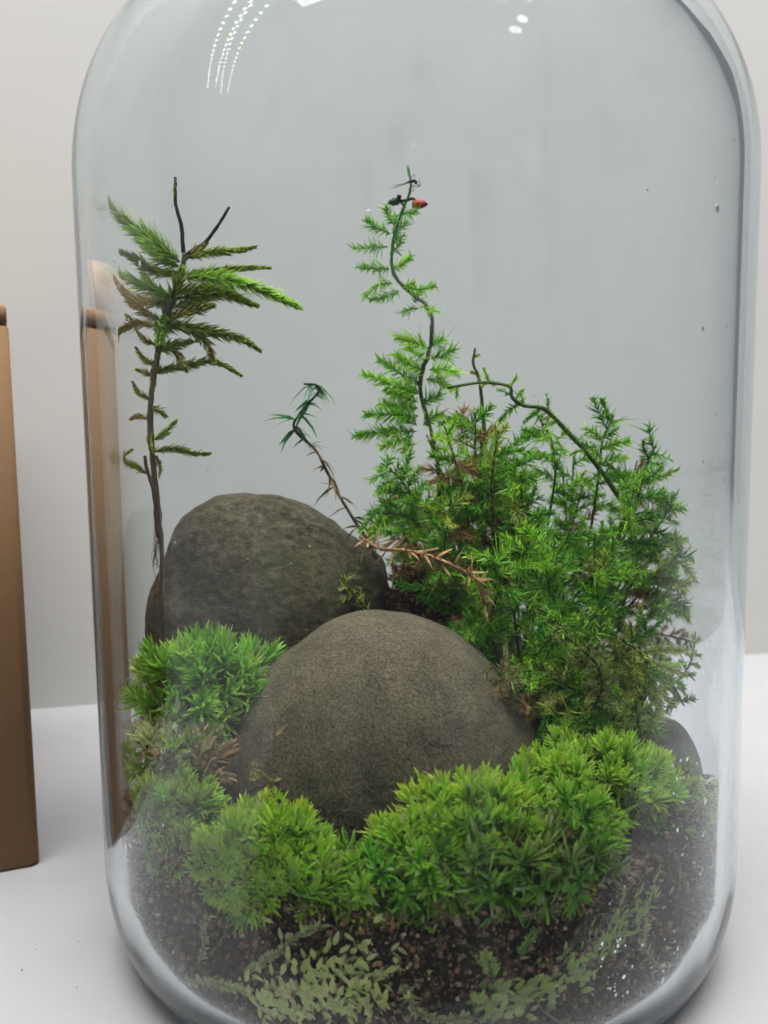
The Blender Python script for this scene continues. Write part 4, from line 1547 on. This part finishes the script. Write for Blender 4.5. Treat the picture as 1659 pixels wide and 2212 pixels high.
glass_sprig('broad pale green leaf cluster against the bottom glass left of centre', [(560, 2150), (640, 2130), (740, 2110), (840, 2120)], 54, .0042, .00095, PG, PY, 55, spreadpx=.0016)
glass_sprig('pale overlapping leaves below the broad leaf cluster at the bottom edge', [(585, 2185), (660, 2170), (730, 2160), (800, 2150)], 30, .0042, .0009, PG, PY, 60, spreadpx=.0012)
glass_sprig('pale feathery sprig in the lower left corner of the soil', [(405, 2118), (450, 2115), (500, 2125), (545, 2140)], 30, .0034, .0006, (.34, .37, .19), (.52, .53, .32), 40)
glass_sprig('pale straight sprig rising diagonally through the soil', [(535, 2095), (585, 2065), (640, 2030), (690, 2005)], 24, .0028, .0005, (.30, .34, .17), (.44, .46, .27), 35)
glass_sprig('small pale upright sprig in the left part of the soil', [(440, 2075), (432, 2040), (428, 2010), (440, 1985)], 12, .0024, .0004, (.30, .32, .18), (.45, .45, .28), 45)
glass_sprig('washed-out pale moss patch at the far left of the soil', [(315, 2045), (300, 2015), (292, 1985), (288, 1960)], 40, .0046, .0005, (.34, .38, .20), (.50, .52, .31), 30, spreadpx=.0012)
glass_sprig('light green leafy sprig on the glass at the lower right', [(1270, 2090), (1310, 2040), (1360, 1990), (1420, 1940)], 46, .0038, .0007, (.22, .32, .10), (.38, .46, .20), 35, spreadpx=.0011)
glass_sprig('pale thin sprig at the right end of the soil', [(1420, 2095), (1400, 2050), (1412, 2000), (1405, 1965)], 18, .0030, .0004, (.34, .36, .20), (.50, .50, .32), 50)
glass_sprig('flat yellow green moss strand along the bottom right glass', [(1020, 2185), (1080, 2150), (1150, 2135), (1250, 2105)], 44, .0040, .0011, (.27, .36, .11), (.40, .47, .20), 30, spreadpx=.0011)
glass_sprig('short green leafy tip in the middle of the soil on the right', [(1070, 2120), (1060, 2085), (1045, 2065)], 14, .0034, .0008, (.25, .35, .10), (.40, .48, .20), 40)
glass_sprig('tiny bright green sprig in the soil right of centre', [(1130, 2070), (1145, 2045), (1160, 2020)], 12, .0022, .0004, (.16, .30, .07), (.28, .42, .14), 60)
glass_sprig('pale curly bits at the bottom right of the big leaf cluster', [(870, 2135), (900, 2180), (960, 2200), (1010, 2190)], 14, .0028, .0006, (.30, .32, .17), (.44, .44, .27), 60)
glass_sprig('small tan and green scraps at the top of the soil on the right', [(1130, 1990), (1180, 1975), (1230, 1965), (1280, 1945)], 20, .0026, .0004, (.20, .22, .10), (.36, .34, .20), 60)

for k, (px, wd_) in enumerate([([(1445, 1865), (1425, 1920), (1408, 1965)], .00018), ([(1330, 1840), (1362, 1890), (1375, 1920), (1362, 1945)], .00018), ([(1170, 2180), (1210, 2205), (1260, 2208)], .00022), ([(870, 1965), (860, 2010), (850, 2040)], .00014), ([(940, 1960), (985, 2000), (1010, 2025)], .00030), ([(1300, 1850), (1285, 1900), (1280, 1950)], .00013)]):
    mb = MB()
    tube(mb, smooth_path([PW(x, y, .0010)[0] for x, y in px], 16), wd_, (.30, .25, .17) if k != 4 else (.22, .13, .08), 5, .15)
    lab = ['pale straight root on the glass at the right end of the soil', 'kinked pale root above the lower right leafy sprig', 'pale root lying along the bottom right glass', 'thin root below the loose green moss strands', 'brown flat stalk leaning in the soil below the moss row', 'thin root left of the kinked root on the right'][k]
    tag(mb.build('root', M_DRY, None), lab, 'root')

# ================================================================== SPECKS ON THE TABLE
mb = MB()
for k in range(18):
    gx, gy = random.uniform(20, 225), random.uniform(1580, 2205)
    if k > 12:
        gx, gy = random.uniform(1610, 1655), random.uniform(1450, 2205)
    p = ground(gx, gy)
    r0 = 0.00010 * math.exp(random.gauss(0, .5))
    mb.add(p + [0, 0, r0 * .4] + IV * r0 * np.array([random.uniform(.7, 2), random.uniform(.7, 2), .5]), IF, (.12, .11, .10))
tag(mb.build('table_specks', M_GRAIN, None, False, False), 'tiny dark specks of dust on the white table around the jar', 'dust', kind='stuff')
